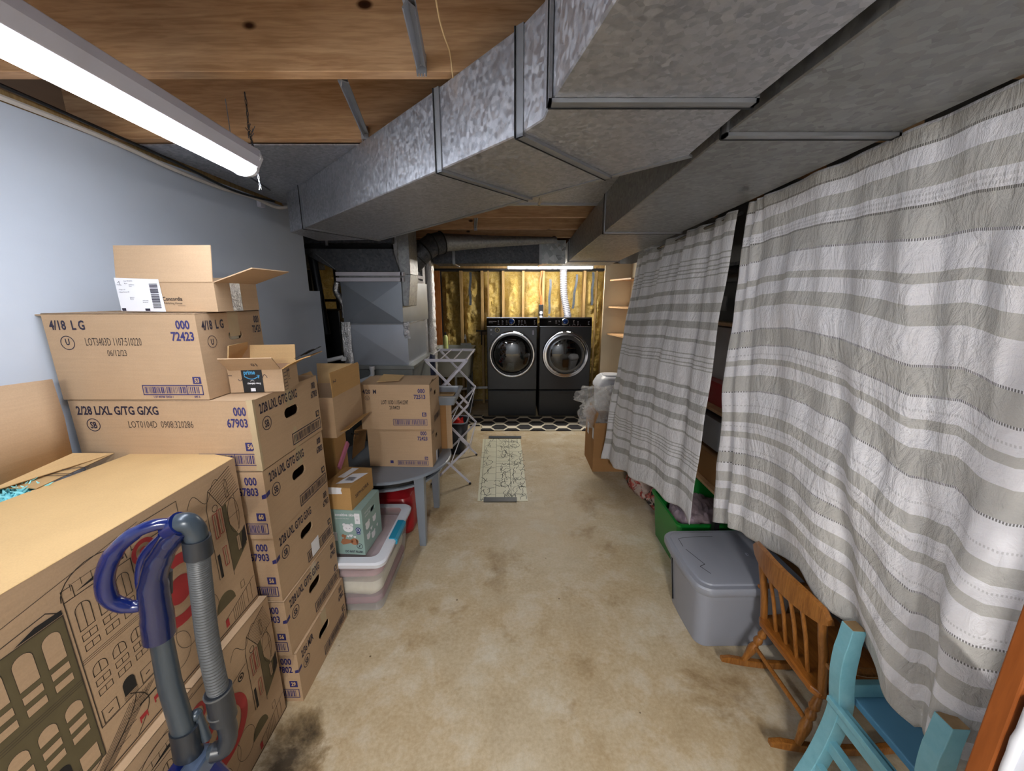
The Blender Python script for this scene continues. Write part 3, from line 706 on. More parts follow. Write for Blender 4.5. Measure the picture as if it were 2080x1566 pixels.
XC = -.9-.32; YC = 1.50; SG = 'stacked nappy cartons'
def stackbox(lab, z0, z1, dx=0, dy=0, rot=0, w=.64, d=.44, **k): return Carton(lab, (XC+dx, YC+dy, z0), w, d, z1-z0-.003, rot=rot, hole=(.50*d, (z1-z0)*.60, .10, .042), group=SG, **k)
c = stackbox('bottom carton of the tall stack, marked 2/36 M/R, standing on the floor', 0, .250, .012, .01); nappy_print(c, '2/36 M/R', '67802', '29', 'SB', seed=2); tape(c, 'right', .20, .25, .178, .247)
c = stackbox('second carton up from the floor in the tall stack, torn tape by its hole', .250, .510, .002); nappy_print(c, '2/28 L/XL G/TG G/XG', '67903', '56', 'SB', seed=3); tape(c, 'right', .20, .245, .185, .257)
c = stackbox('third carton from the floor in the tall stack, white label on its barcode', .510, .790, -.004, .004); nappy_print(c, '2/28 L/XL G/TG G/XG', '67903', '56', 'SB', seed=4)
a = c.ink('right', off=.0018); a.rect(.235, .02, .30, .09); c.put(a, 'white', 'paper_label')
c = stackbox('carton marked 2/36 with code 67803, fourth from the floor in the tall stack', .790, 1.068, 0, -.002); nappy_print(c, '2/36 L/XL G/TG G/XG', '67803', '60', 'SB', seed=5); tape(c, 'right', .215, .255, .195, .275)
c = stackbox('carton with LOT0104D on its front, fifth from floor, crushed corner', 1.068, 1.332, .004, 0, rot=R(-.4)); nappy_print(c, '2/28 L/XL G/TG G/XG', '67903', '56', 'SB', ('LOT0104D  0908:320286',), swoosh=False, seed=6); tape(c, 'right', .19, .24, .187, .262); tape(c, 'right', .215, .235, .0, .09)
a = MB(c.X); n = 10
for k in range(n):
    z = .264*k/n; q = random.uniform(-.003, .003); a.face([(.30+q, -.2212, z), (.3212, -.2212, z), (.3212, -.2212, z+.0264), (.30-q, -.2212, z+.0264)]); a.face([(.3212, -.2212, z), (.3212, -.21+q, z), (.3212, -.21-q, z+.0264), (.3212, -.2212, z+.0264)])
a.build('creased_corner_tape', M['tape'], c.t)
# 4/18 LG box on top
d4 = .30; p0, p1 = U(425, 808, y=1.28), U(122, 805, y=1.28)
c = Carton('wide 4/18 LG carton with LOT3403D on the front, near the top against the wall', (-1.295, 1.445, 1.333), .505, .33, .292, hole=(.175, .205, .075, .03), group=SG, gapped=True)
w, h = c.w, c.h; LG = c
a = c.ink('front'); b = c.ink('front'); dd = c.ink('front'); lt = c.ink('front', off=.0016)
a.text('4/18  L G', .02, h-.052, .031); a.ring(.066, h-.096, .021, .0236); a.text('U', .066, h-.103, .022, .7, 'c')
b.text('000', w-.022, h-.050, .029, .78, 'r'); b.text('72423', w-.014, h-.088, .029, .78, 'r')
b.rect(w-.046, .056, w-.018, .080); lt.text('53', w-.032, .061, .015, .8, 'c'); b.bars(w*.56, .018, w-.018, .050, 8, .003, gap=w*.86); b.text('1 07 40788 72423 1', w*.62, .007, .007, .9); b.text('093 6', w*.9, .007, .007, .9)
dd.text('LOT3403D 1107:510220', .125, h-.105, .027, .50, bold=False); dd.text('06/12/23', .19, h-.140, .022, .62, bold=False)
c.put(a, 'ink'); c.put(b, 'inkb', 'blue_marking'); c.put(dd, 'inkd', 'dot_matrix_lot_number'); c.put(lt, 'card_pale', 'number')
a = c.ink('right'); a.text('4/18  L G', .02, h-.055, .031, .62); a.ring(.055, h-.098, .019, .021); a.text('U', .055, h-.108, .02, .7, 'c')
a.text('000', c.d-.012, h-.048, .029, .52, 'r'); a.text('72423', c.d-.008, h-.086, .029, .52, 'r'); c.put(a, 'ink'); tape(c, 'right', .145, .20, h-.09, h)
c.flap('left', .03, 85, z=c.h-.006)
m = MB(); m.box(-1.10, -1.052, 1.41, 1.49, 1.50, 1.545); tag(m.build('nappy_pack', plain('pack_cream', '#cfc7b0', .5), bevel=.008), 'pale pack visible through the hand hole of the 4/18 carton', 'nappy pack')
m = MB(); m.box(-1.10, -1.052, 1.41, 1.49, 1.546, 1.565); tag(m.build('nappy_pack', plain('pack_blue', '#3f7ac0', .4), bevel=.004), 'blue pack edge above the pale pack in the hand hole', 'nappy pack')

# open carton on top with shipping label
c = Carton('small open carton with a white shipping label, topmost of the tall stack', (-1.165, 1.44, 1.629), .335, .21, .098, 'card', open_=True, rot=R(-1.5))
c.flap('front', .12, -8); c.flap('right', .145, 72); c.flap('back', .10, 75); c.flap('left', .08, -70, mat=M['card_in'])
a = c.ink('front', off=.002); a.poly([(.0, -.004+.006), (.155, .0), (.150, .107), (-.002, .112)]); c.put(a, 'white', 'shipping_label')
a = c.ink('front', off=.003); rn = random.Random(5)
y = .012
while y < .095: hh = rn.uniform(.0015, .004); a.rect(.115, y, .143, y+hh); y += hh+rn.uniform(.001, .003)
a.rect(.004, .003, .018, .012); a.rect(.085, .003, .102, .011); a.line([(.008,.095),(.014,.100),(.016,.09)], .0012); a.line([(.005,.09),(.02,.088)], .001)
for k, (x, y, s) in enumerate(((.03,.100,'Order 8574602296'),(.03,.092,'Ship to'),(.045,.088,'Address line'),(.045,.083,'Street'),(.008,.072,'Package 1 of 1'),(.008,.064,'Shipping Method: UPS'),(.04,.046,'Reference'),(.04,.041,'Billed to'),(.082,.036,'carrier notes'),(.082,.030,'barcode ref'))): a.text(s, x, y, .0035, .8, bold=False)
c.put(a, 'ink', 'label_print')
a = c.ink('front', off=.0012); a.text('Concordia', .150, .037, .013, .9); a.text('Publishing House', .152, .025, .008, .85, bold=False); a.line([(.2,.02),(.225,.02)], .001); c.put(a, 'inkd')
a = c.ink('right', off=.001); a.rect(.07, .0, .12, .097); c.put(a, 'foil', 'clear_tape')

# small retailer carton
c = Carton('little open delivery carton with black tape and a sheet of orange paper inside', (-.955, 1.455, 1.333), .185, .135, .085, 'card', rot=R(8), open_=True)
c.flap('front', .075, 48, x0=-.09, x1=.09); c.flap('back', .075, 10, mat=M['card_in']); c.flap('left', .09, -10, mat=M['card_in']); c.flap('right', .115, 58, mat=M['card2'], curl=20)
a = c.ink('front', off=.001); a.rect(.045, .0, .115, .0845); c.put(a, 'black', 'black_tape')
a = c.ink('front', off=.0016); a.text('prime', .053, .068, .016, .75); a.line([(.055+.048*k/8, .060-.010*math.sin(PI*k/8)) for k in range(9)], .003); a.line([(.098,.064),(.105,.063),(.102,.054)], .0025); c.put(a, plain('print_blue', '#4aa3d8', .5), 'blue_logo')
a = c.ink('front', off=.0016); a.text('Free delivery', .107, .036, .007, .9, rot=PI); a.rect(.070, .004, .086, .016); a.line([(.073+.012*k/6, .042+.004*math.sin(PI*k/6)) for k in range(7)], .0015); c.put(a, 'white', 'white_print')
a = c.ink('front', off=.001); a.line([(.0,.065),(.012,.064)], .002); a.line([(.115+.016*k/6, .054+.012*math.sin(PI*k/6)) for k in range(7)], .002); a.line([(.032+.013*k/5, .05-.006*math.sin(PI*k/5)) for k in range(6)], .002); c.put(a, 'ink')
a = c.ink('right', off=.001)
for k in range(6): a.frame(.006, .004+k*.013, .033, .015+k*.013, .0012)
for x in (.042, .055): a.line([(x,.045),(x,.078)], .0025); a.poly([(x-.006,.068),(x+.006,.068),(x,.082)])
a.line([(.038,.038),(.06,.038)], .0015); c.put(a, 'ink')
a = Ink((-.0925, -.0675, .085), (1,0,0), (0,-math.sin(R(48)), math.cos(R(48))), .0028, c.X); a.text('10', .12, .045, .02, .9, rot=PI, bold=False); c.put(a, 'ink', 'flap_number')
m = MB(c.X); K = 8; m.loft([[(x, -.055+.11*j/K, .045+.05*(x+.04)*8*.1+.02*math.sin(j*1.1+x*30)) for j in range(K+1)] for x in (-.05, -.02, .01, .04, .07)], True, closed=False, caps=False)
o = m.build('orange_paper', plain('orange_paper', '#d9741f', .6)); tag(o, 'crumpled orange paper lying in the little delivery carton', 'paper')
m = MB(c.X); rr = []
for k in range(7):
    t = k/6; rr.append([(.095+.012+.10*.6+.03+random.uniform(-.002,.002)-.055, -.066+.132*t, .125+random.uniform(-.003,.003)), (.095+.015+.085, -.066+.132*t, .150+random.uniform(-.003,.003))])
m.loft(rr, False, closed=False, caps=False); m.build('torn_tape', M['gap'], c.t, solid=.002)

# open cartons behind the stack
c = Carton('empty open carton with tall flaps behind the tall stack, above the brown one', (-1.05, 2.09, .95), .26, .34, .22, 'card', open_=True, rot=R(-2))
c.flap('right', .13, -2, mat=M['card2']); c.flap('back', .12, 4, mat=M['card_in']); c.flap('left', .08, 25, mat=M['card_in'])
a = c.ink('right', off=.001); a.text('2', .02, .31, .035, .8, rot=-PI/2, bold=False); c.put(a, 'ink')
m = MB(c.X); m.prism([(.151,-.21,.0),(.155,.21,0),(.155,.21,.004),(.151,-.21,.004)], [(.21,-.22,.06),(.2,.2,.05),(.2,.2,.054),(.21,-.22,.064)])
c = Carton('dark brown open carton with its flap sticking out towards the table', (-1.11, 2.105, .345), .22, .15, .60, 'card2', open_=True)
c.flap('right', .13, 72, x0=-.15, x1=.16, mat=M['card2'])
a = Ink((.11, -.075, .60), (0,1,0), (math.sin(R(72)),0,math.cos(R(72))), .003, c.X); a.text('FRAGILE', .05, .05, .018, .9, bold=False); c.put(a, 'ink')
c.put(Ink((0,0,0),(1,0,0),(0,1,0)), 'ink')
m = MB(); m.beam((-.992, 2.04, .72), (-.992, 2.18, .82), .012, .03); tag(m.build('pink_ribbon', plain('pink_cloth', '#b96f8c', .7)), 'strip of pink cloth draped on the dark brown open carton', 'cloth')

# large illustrated cartons of the play-town pattern
def town(c, side='right', seed=1, W=None):
    w, h = c.d, c.h; k = c.ink(side, off=.001); f = c.ink(side, off=.0006); r = c.ink(side, off=.0012); dk = c.ink(side, off=.0014); lt = c.ink(side, off=.0011)
    L = .0022
    H = h
    # target rings
    cx, cy = w*.60, H*.50
    for X_, Y_, r0, r1, rd_ in ((cx, cy, .075, .108, .042), (w*.50, H*.82, .022, .034, .012)):
        q = c.ink(side, off=.0012); q.ring(X_, Y_, r0, r1); q.disc(X_, Y_, rd_); c.put(q, 'red_ink', 'red_target_mark')
    # left dark tower and plain tower
    x0, x1 = w*.02, w*.235
    f.rect(x0, H*.10, x1, H*.79)
    k.frame(x0, H*.10, x1, H*.79, L)
    def facade(x0, x1, z0, z1, fill):
        ww = (x1-x0)/3.4
        for i in range(3):
            x = x0+ww*.28+i*ww*1.06
            if fill: lt.arch(x, z0+(z1-z0)*.76, ww*.72, (z1-z0)*.19, fill=True); lt.arch(x, z0+(z1-z0)*.385, ww*.72, (z1-z0)*.085, fill=True)
            k.arch(x, z0+(z1-z0)*.76, ww*.72, (z1-z0)*.19, .0018); k.arch(x, z0+(z1-z0)*.385, ww*.72, (z1-z0)*.085, .0018)
            for zz in (.68, .60, .30, .22):
                z = z0+(z1-z0)*zz
                if fill: lt.rect(x, z, x+ww*.72, z+(z1-z0)*.045)
                k.frame(x, z, x+ww*.72, z+(z1-z0)*.045, .0016); k.line([(x+ww*.36, z), (x+ww*.36, z+(z1-z0)*.045)], .0016)
        for q in (.525, .54, .555): k.line([(x0, z0+(z1-z0)*q), (x1, z0+(z1-z0)*q)], .0012)
        xm = (x0+x1)/2; dk.arch(xm-ww*.36, z0+(z1-z0)*.04, ww*.72, (z1-z0)*.13, fill=True)
        for q in range(4): k.line([(xm-ww*.4, z0+(z1-z0)*.012*q), (xm+ww*.4, z0+(z1-z0)*.012*q)], .0012)
        for xx in (x0+ww*.15, x1-ww*1.0):
            if fill: lt.rect(xx, z0, xx+ww*.8, z0+(z1-z0)*.11)
            k.frame(xx, z0, xx+ww*.8, z0+(z1-z0)*.11, .0018); k.line([(xx+ww*.3, z0+(z1-z0)*.05), (xx+ww*.5, z0+(z1-z0)*.055)], .003)
    facade(x0, x1, H*.10+.01, H*.79, True)
    k.frame(w*.245, H*.22, w*.45, H*.83, L); facade(w*.247, w*.448, H*.225, H*.82, False)
    # roofs and hills
    k.line([(w*.02, H*.87), (w*.5, H*.97)], .0014); k.line([(w*.02, H*.79), (w*.06, H*.82), (w*.20, H*.84), (w*.235, H*.80)], L)
    dk.poly([(w*.12, H*.795), (w*.235, H*.795), (w*.235, H*.815), (w*.17, H*.818)]); dk.disc(w*.03, H*.85, .018, 20, ex=1.7)
    k.line([(w*.30+.10*w*math.cos(PI*q/14)+.04*w, H*.84+.10*H*math.sin(PI*q/14)) for q in range(15)], L)
    dk.poly([(w*.28, H*.845), (w*.43, H*.85), (w*.43, H*.865), (w*.36, H*.868)])
    for q in range(6): k.line([(w*(.27+.03*q), H*.86), (w*(.27+.03*q), H*.89)], .0012)
    k.line([(w*.27, H*.885), (w*.42, H*.89)], .001); k.frame(w*.245, H*.83, w*.275, H*.88, .0018)
    # path and pond in front
    for q in range(9): k.line([(w*(.16+.008*q), 0.003), (w*(.335+.012*q), H*.20)], .0014)
    k.line([(w*(.20+.16*math.sin(q/12*1.5)), H*(.02+.20*q/12)) for q in range(13)], L); k.line([(w*(.335+.06*math.sin(q/10*3.0)), H*(.02+.22*q/10)) for q in range(11)], L)
    for q in (.06, .10, .14, .18): k.line([(w*(.22+q*.7), H*q), (w*(.27+q*.7), H*q)], .0016)
    dk.rect(w*.36, H*.14, w*.45, H*.148)
    k.ring(w*.07, H*.075, .020, .0215, 24, ex=1.3); k.ring(w*.18, H*.115, .021, .0225, 24, ex=1.5); k.ring(w*.03, H*.02, .02, .0215, 24, ex=1.2)
    k.line([(w*.45, H*.01), (w*.45, H*.83)], L); k.line([(0, H*.012), (w, H*.012)], .004)
    for x, z in ((w*.35, H*.055), (w*.41, H*.075)):
        r.rect(x, z+.008, x+w*.03, z+.020); r.rect(x, z, x+.003, z+.008); r.rect(x+w*.03-.003, z, x+w*.03, z+.008)
    # middle shapes
    k.ring(w*.535, H*.20, .055, .0565, 28, ex=.8); k.ring(w*.60, H*.26, .055, .0565, 28, ex=.8); k.ring(w*.70, H*.24, .055, .0565, 28, ex=.8)
    k.frame(w*.46, H*.86, w*.66, H*.955, L); k.line([(w*.45, H*.68), (w*.78, H*.745)], L)
    for x in (.50, .74): dk.ring(w*x, H*.70, .010, .014, 20); dk.disc(w*x, H*.70, .005, 12)
    # right house
    k.line([(w*.79, H*.35), (w*.79, H*.80), (w*.815, H*.90), (w*.875, H*.76), (w*.875, H*.30)], L); k.line([(w*.815, H*.90), (w*.955, H*.97)], L); k.line([(w*.875, H*.76), (w*.99, H*.80)], L)
    for q in range(10): t = q/10; k.line([(w*(.815+.06*t), H*(.90-.14*t)), (w*(.955+.037*t), H*(.97-.165*t))], .0013)
    lt.arch(w*.905, H*.80, w*.016, H*.11, fill=True, k=1); k.arch(w*.905, H*.80, w*.016, H*.11, .0016, k=2)
    f.poly([(w*.877, H*.32), (w*.877, H*.755), (w*.90, H*.765), (w*.905, H*.62), (w*.93, H*.56), (w*.945, H*.52), (w*.97, H*.53), (w*.985, H*.50), (w*.985, H*.42)])
    k.line([(w*(.935+.035*math.cos(a)), H*(.66+.115*math.sin(a))) for a in [2*PI*q/18 for q in range(18)]], .0016, True); k.line([(w*.90, H*.66), (w*.97, H*.67)], .0014); k.line([(w*.955, H*.55), (w*.955, H*.80)], .0014)
    for x, z, hh in ((.812, .60, .15), (.84, .61, .15), (.835, .40, .12), (.925, .42, .10)):
        lt.rect(w*x, H*z, w*(x+.022), H*(z+hh)); (r if x < .9 else k).frame(w*x, H*z, w*(x+.022), H*(z+hh), .002, 1); k.line([(w*(x+.011), H*z), (w*(x+.011), H*(z+hh))], .0013, k=1)
    dk.rect(w*.80, H*.35, w*.815, H*.50); dk.poly([(w*.945, H*.40), (w*.99, H*.44), (w*.99, H*.55), (w*.965, H*.52)])
    k.ring(w*.835, H*.78, .010, .012, 18); k.line([(w*(.70+.18*q/16), H*(.87+.045*math.sin(q*.55)+.03*q/16)) for q in range(17)], .0016)
    f.poly([(w*.80+.05*w*math.cos(a)*1.2, H*.16+.09*H*math.sin(a)) for a in [PI*q/10 for q in range(11)]])
    k.line([(w*.78, H*.08), (w*.99, H*.17)], L)
    for q in range(7): k.line([(w*(.83+.012*q), H*.02), (w*(.83+.012*q), H*(.10+.006*q))], .0013)
    for q in (.93, .96): k.line([(w*q, H*.03), (w*q, H*.15)], .0014)
    r.rect(w*.775, H*.03, w*.795, H*.08); k.frame(w*.90, H*.17, w*.925, H*.215, .0014)
    c.put(f, 'olive_ink', 'tinted_print'); c.put(lt, 'card', 'unprinted_window'); c.put(k, 'inkd2', 'line_print'); c.put(dk, 'black_ink', 'black_print'); c.put(r, 'red_ink', 'red_print')
M['inkd2'] = plain('brown_black_ink', '#3a3026', .7, var=.05); M['black_ink'] = plain('black_ink', '#1a1816', .7, var=.05)
BG = 'big illustrated cartons'
c = Carton('lower big illustrated carton with red rings, standing on the floor by the vacuum', (-1.195, .90, 0), .50, .72, .555, 'card', group=BG, cat='cardboard box'); town(c)
c = Carton('upper big illustrated carton with red rings, plain pale top facing up', (-1.165, .885, .562), .39, .73, .568, 'card', group=BG, top=False, rot=R(.5)); town(c)
m = MB(c.X); m.prism([(.195,-.365,.566),(.195,.362,.566),(-.187,.50,.566),(-.282,-.365,.566)], [(.195,-.365,.570),(.195,.362,.570),(-.187,.50,.570),(-.282,-.365,.570)])
m.build('top_flap', M['card_pale'], c.t, bevel=.0015, seg=1)
# open carton behind, with turquoise plush
c = Carton('open carton at far left with a raised flap against the wall', (-1.46, .82, .60), .16, .72, .40, 'card', open_=True)
p = [U(0, 780, y=.80), U(105, 770, y=1.17), U(145, 922, y=1.17), U(0, 995, y=.80)]
m = MB(); 
q0, q1, q2, q3 = Vector((-1.50, .55, 1.47)), U(105, 770, x=-1.485), U(146, 921, x=-1.46), Vector((-1.46, .55, 1.16))
q0 = U(-60, 792, x=-1.485); q3 = U(-60, 1012, x=-1.46)
m.loft([[q0.lerp(q1, t), q0.lerp(q1, t).lerp(q3.lerp(q2, t), .5)+Vector((.006, 0, 0)), q3.lerp(q2, t)] for t in (0, .25, .5, .75, 1)], True, closed=False, caps=False); m.build('raised_flap', M['card'], c.t, solid=.004)
m = MB(); z = 1.145; A = U(0, 1000, z=z+.012); Bq = U(146, 922, z=z+.012); C_ = U(250, 922, z=z); D = U(70, 985, z=z); 
m.face([q3, q2, U(232, 921, z=1.135), U(75, 992, z=1.135), U(-60, 992, z=1.135)]); m.build('flat_flap', M['card_in'], c.t, solid=.004)
a = MB()
for s_ in ([(90,966),(140,966),(180,950),(160,948),(118,956)], [(112,957),(160,950),(182,947)], [(98,962),(150,962)]):
    P = [U(x, y, z=1.14) for x, y in s_]
    for g, e in zip(P, P[1:]): a.beam(g, e, .0015, .0012)
a.build('flap_print', M['inkd'], c.t)
m = MB(); rn = random.Random(3)
for k in range(200):
    a = U(rn.uniform(-60, 66), 1012, z=1.10); a.y += rn.uniform(-.03, .03); a.x += rn.uniform(-.03, .02)
    e = a+Vector((rn.uniform(-.03,.05), rn.uniform(-.03,.03), rn.uniform(.01,.045))); m.tube([a, (a+e)/2+Vector((0,0,.008)), e], [.003, .004, .0008], 5)
m.sphere((-1.43, .93, 1.06), .06, .14, .045); tag(m.build('turquoise_plush', plain('turquoise_fur', '#8fdde6', .9, var=.2, scale=40)), 'turquoise fluffy thing poking out of the open carton', 'plush')

# ================================================================ round table and what stands on it
TG = plain('grey_painted_wood', '#7d8590', .28, var=.04); TGD = plain('grey_painted_dark', '#4c5058', .4, var=.05)
t = thing('round_table', 'small round grey table with square legs beside the tall stack', 'table', (-.87, 2.60, 0))
m = MB(); m.lathe([(.405, .528), (.425, .536), (.425, .548), (.418, .553)], (-.87, 2.60, 0), 48, sm=False); m.build('table_top', TG, t)
m = MB(); m.lathe([(.34, .47), (.34, .528)], (-.87, 2.60, 0), 40, sm=True); m.build('apron', M['black'], t)
m = MB(); m.lathe([(.36, .455), (.36, .47)], (-.87, 2.60, 0), 40, sm=True); m.build('metal_ring', TG, t)
for sx in (-1, 1):
    for sy in (-1, 1):
        x, y = -.87+sx*.255, 2.60+sy*.245; m = MB(); m.prism([(x-.022,y-.022,0),(x+.022,y-.022,0),(x+.022,y+.022,0),(x-.022,y+.022,0)], [(x-.034,y-.034,.528),(x+.034,y-.034,.528),(x+.034,y+.034,.528),(x-.034,y+.034,.528)])
        m.build('leg', TG, t, bevel=.003)
TB = 'nappy cartons on the grey table'
c = Carton('lower 72423 carton standing on the round grey table', (-.745, 2.555, .5545), .43, .28, .272, rot=R(-2), hole=(.15, .18, .07, .03), group=TB)
w, h = c.w, c.h
b = c.ink('front'); lt = c.ink('front', off=.0016); a = c.ink('right')
b.text('000', w-.032, h-.044, .027, .75, 'r'); b.text('72423', w-.027, h-.080, .027, .75, 'r'); b.rect(w-.052, .052, w-.03, .075); lt.text('53', w-.041, .057, .014, .8, 'c'); b.bars(w*.45, .014, w-.03, .045, 12); b.rect(w*.33, .025, w*.38, .045)
a.text('4/18 L G', .02, h-.045, .02, .6); a.ring(.04, h-.075, .012, .014); a.bars(.12, .014, .26, .045, 3); a.rect(.15, .0, .19, .06)
c.put(b, 'inkb', 'blue_marking'); c.put(lt, 'card_pale', 'number'); c.put(a, 'ink')
a = c.ink('right', off=.0015); a.rect(.10, .0, .14, .075); c.put(a, 'white', 'torn_label')
m = MB(c.X); m.loft([[(-.215,-.142,.262),(-.215,.1,.262)], [(-.30,-.14,.255),(-.30,.08,.255)], [(-.335,-.14,.05),(-.335,.06,.05)]], False, closed=False, caps=False); m.build('hanging_flap', M['card_dark'], c.t, solid=.004)
a = Ink((-.335,-.142,.255), (1,0,0), (0,0,1), .002, c.X); a.text('4/18 LG', .012, -.03, .016, .7); a.text('U', .03, -.055, .014, .8); c.put(a, 'black_ink', 'flap_print')
c = Carton('upper 4/20 M carton with LOT1113D, on top of the 72423 carton', (-.755, 2.545, .828), .455, .30, .300, rot=R(-1), hole=(.16, .215, .07, .03), group=TB, top=False)
w, h = c.w, c.h
a = c.ink('front'); b = c.ink('front'); dd = c.ink('front'); lt = c.ink('front', off=.0016)
a.text('4/20  M', .022, h-.058, .028, .75); a.ring(.05, h-.088, .013, .015); a.text('U', .05, h-.095, .014, .8, 'c')
b.text('000', w-.03, h-.052, .028, .8, 'r'); b.text('72513', w-.028, h-.091, .028, .8, 'r'); b.rect(w-.055, .09, w-.027, .117); lt.text('52', w-.041, .096, .016, .8, 'c'); b.bars(w*.46, .03, w-.025, .07, 14, gap=w*.82)
dd.text('LOT1113D 1115:412397', .138, h-.128, .027, .47); dd.text('21/04/23', .19, h-.162, .024, .58)
c.put(a, 'ink'); c.put(b, 'inkb', 'blue_marking'); c.put(dd, 'inkd', 'dot_matrix_lot_number'); c.put(lt, 'card_pale', 'number')
a = c.ink('right'); a.text('4/20 M', .02, h-.05, .02, .6); a.bars(.1, .02, .28, .06, 3); c.put(a, 'ink')
m = MB(c.X); m.face([(-w/2,-.15,h),(w/2,-.15,h),(w/2-.01,.0,h+.012),(-w/2+.02,.01,h+.022)]); m.build('top_flap', M['card'], c.t, solid=.003)
m = MB(c.X); m.face([(-w/2,.15,h),(w/2,.15,h),(w/2-.005,.0,h+.004),(-w/2,-.01,h+.008)]); m.build('top_flap', M['card'], c.t, solid=.003)
m = MB(c.X); m.face([(-.12,-.12,h+.012),(.02,-.10,h+.018),(.02,.02,h+.03),(-.12,.02,h+.035)]); m.build('tucked_flap', M['card_in'], c.t, solid=.003)
a = Ink((-w/2,-.15,h+.004),(1,0,0),(0,.14,.02),.004,c.X); a.ring(.17, .06, .02, .022, ex=1.6); c.put(a, 'ink', 'recycling_mark')
# brown open carton and grey tray behind
c = Carton('tall brown carton with packing tape behind the cartons on the table', (-.66, 2.83, .5545), .34, .20, .355, 'card_dark')
m = MB(c.X); m.box(.1705, .2105, -.10, -.094, .002, .36); m.build('opened_flap', M['card'], c.t); tape(c, 'right', .0, .20, .17, .25)
a = c.ink('right', off=.002); a.rect(.0, .17, .2, .235); c.put(a, 'foil', 'clear_tape')
t = thing('grey_tray', 'long shallow grey tray lined with cardboard lying over the brown carton', 'tray', (-.83, 2.83, .912))
m = MB(); m.loft([m.rrect(-.83, 2.83, .41, .155, .02, .912), m.rrect(-.83, 2.83, .435, .175, .025, .975), m.rrect(-.83, 2.83, .415, .16, .02, .975), m.rrect(-.83, 2.83, .40, .15, .02, .922)], False); m.build('tray_body', TG, t)
m = MB(); m.loft([m.rrect(-.83, 2.83, .436, .176, .025, .972), m.rrect(-.83, 2.83, .44, .18, .025, .982), m.rrect(-.83, 2.83, .415, .16, .02, .982), m.rrect(-.83, 2.83, .413, .158, .02, .972)], False, loop=True); m.build('rim', plain('steel_rim', '#9aa0a8', .35, .5), t)
m = MB(); m.box(-1.20, -.45, 2.70, 2.96, .924, .94); m.build('cardboard_liner', M['card_in'], t)

# ---- clear bin with wipes box and small brown carton
CL = NT('clear_plastic'); CL.set(Base_Color=(.86, .87, .9), Roughness=.15); CL.b.inputs['Transmission Weight'].default_value = .0; CL.b.inputs['Alpha'].default_value = .15
CL = CL.m
t = thing('storage_bin', 'clear storage bin of folded blankets with a white lid and blue latch', 'storage bin', (-.87, 2.02, 0))
m = MB(); m.loft([m.rrect(-.87, 2.02, .155, .245, .04, .003), m.rrect(-.87, 2.02, .185, .275, .045, .315)], True, caps=False); m.face(m.rrect(-.87, 2.02, .155, .245, .04, .003)); m.build('bin_body', CL, t, solid=.003)
m = MB(); m.loft([m.rrect(-.87, 2.02, .205, .295, .05, .305, 8), m.rrect(-.87, 2.02, .208, .298, .05, .325, 8), m.rrect(-.87, 2.02, .20, .29, .05, .335, 8), m.rrect(-.87, 2.02, .155, .245, .04, .337, 8)], True, caps=False)
m.build('lid_rim', M['white_plastic'], t)
m = MB(); m.loft([m.rrect(-.87, 2.02, .155, .245, .04, .336, 8), m.rrect(-.87, 2.02, .15, .24, .04, .326, 8), ], True, caps=False); m.face(m.rrect(-.87, 2.02, .15, .24, .04, .326, 8)); m.build('lid_panel', CL, t)
m = MB(); m.loft([[(-.664,y,.300),(-.655,y,.305),(-.652,y,.33),(-.665,y,.342),(-.70,y,.344),(-.70,y,.336)] for y in (1.93,1.95,2.09,2.11)], True, closed=True); m.build('latch', plain('teal_latch', '#1f86a8', .4, var=.03), t)
def blanket(z0, z1, col, name, lab, seed):
    m = MB(); rings = []
    for j in range(9):
        c = j/8; z = z0+(z1-z0)*c; s = .90+.1*math.sin(PI*c); ring = []
        for a in m.rrect(-.87, 2.02, .150*s+.02*c, .238*s+.02*c, .05, z, 10):
            q = noise.noise(Vector((a[0]*9, a[1]*9, z*22+seed)))*.012; ring.append((a[0]+q-.004, a[1]+q+.002, z+noise.noise(Vector((a[0]*7, a[1]*7, seed)))*.016))
        rings.append(ring)
    m.loft(rings, True); tag(m.build(name, plain(name+'_cloth', col, .95, var=.1, scale=14, bump=.4, bs=60)), lab, 'blanket', 'blankets in the clear bin')
blanket(.02, .07, '#8a6068', 'folded_blanket', 'dusky rose blanket at the bottom of the clear bin', 3)
blanket(.08, .175, '#c9c3b0', 'folded_blanket', 'cream blanket in the middle of the clear bin', 9)
blanket(.185, .235, '#b78f96', 'folded_blanket', 'pink blanket second from the top inside the clear bin', 15)
blanket(.24, .29, '#b9a0a6', 'folded_blanket', 'pale mauve blanket on top inside the clear bin', 25)
MINT = plain('mint_print', '#8aa39e', .45, var=.04)
c = Carton('mint green baby wipes box with bear faces, standing on the clear bin', (-.872, 1.905, .339), .20, .22, .262, 'card', rot=R(-4), hole=(.13, .20, .06, .028), cat='wipes box', name='wipes_box')
c.mat = MINT
for o in c.t.children: o.data.materials[0] = MINT
w, h, d = c.w, c.h, c.d; wh = c.ink('front', off=.001); wr = c.ink('right', off=.001)
wh.text('sensitive skin', w*.80, h-.035, .016, .9, 'r'); wh.text('fragrance free baby wipes', w*.65, h-.052, .006, .9, 'r', bold=False)
def bear(k, x, y, s):
    k.disc(x, y, s, 20, ex=1.15); k.disc(x-s*.85, y+s*.8, s*.38, 12); k.disc(x+s*.85, y+s*.8, s*.38, 12)
def heart(k, x, y, s): k.disc(x-s*.5, y, s*.55, 10); k.disc(x+s*.5, y, s*.55, 10); k.poly([(x-s, y-.1*s), (x+s, y-.1*s), (x, y-1.3*s)])
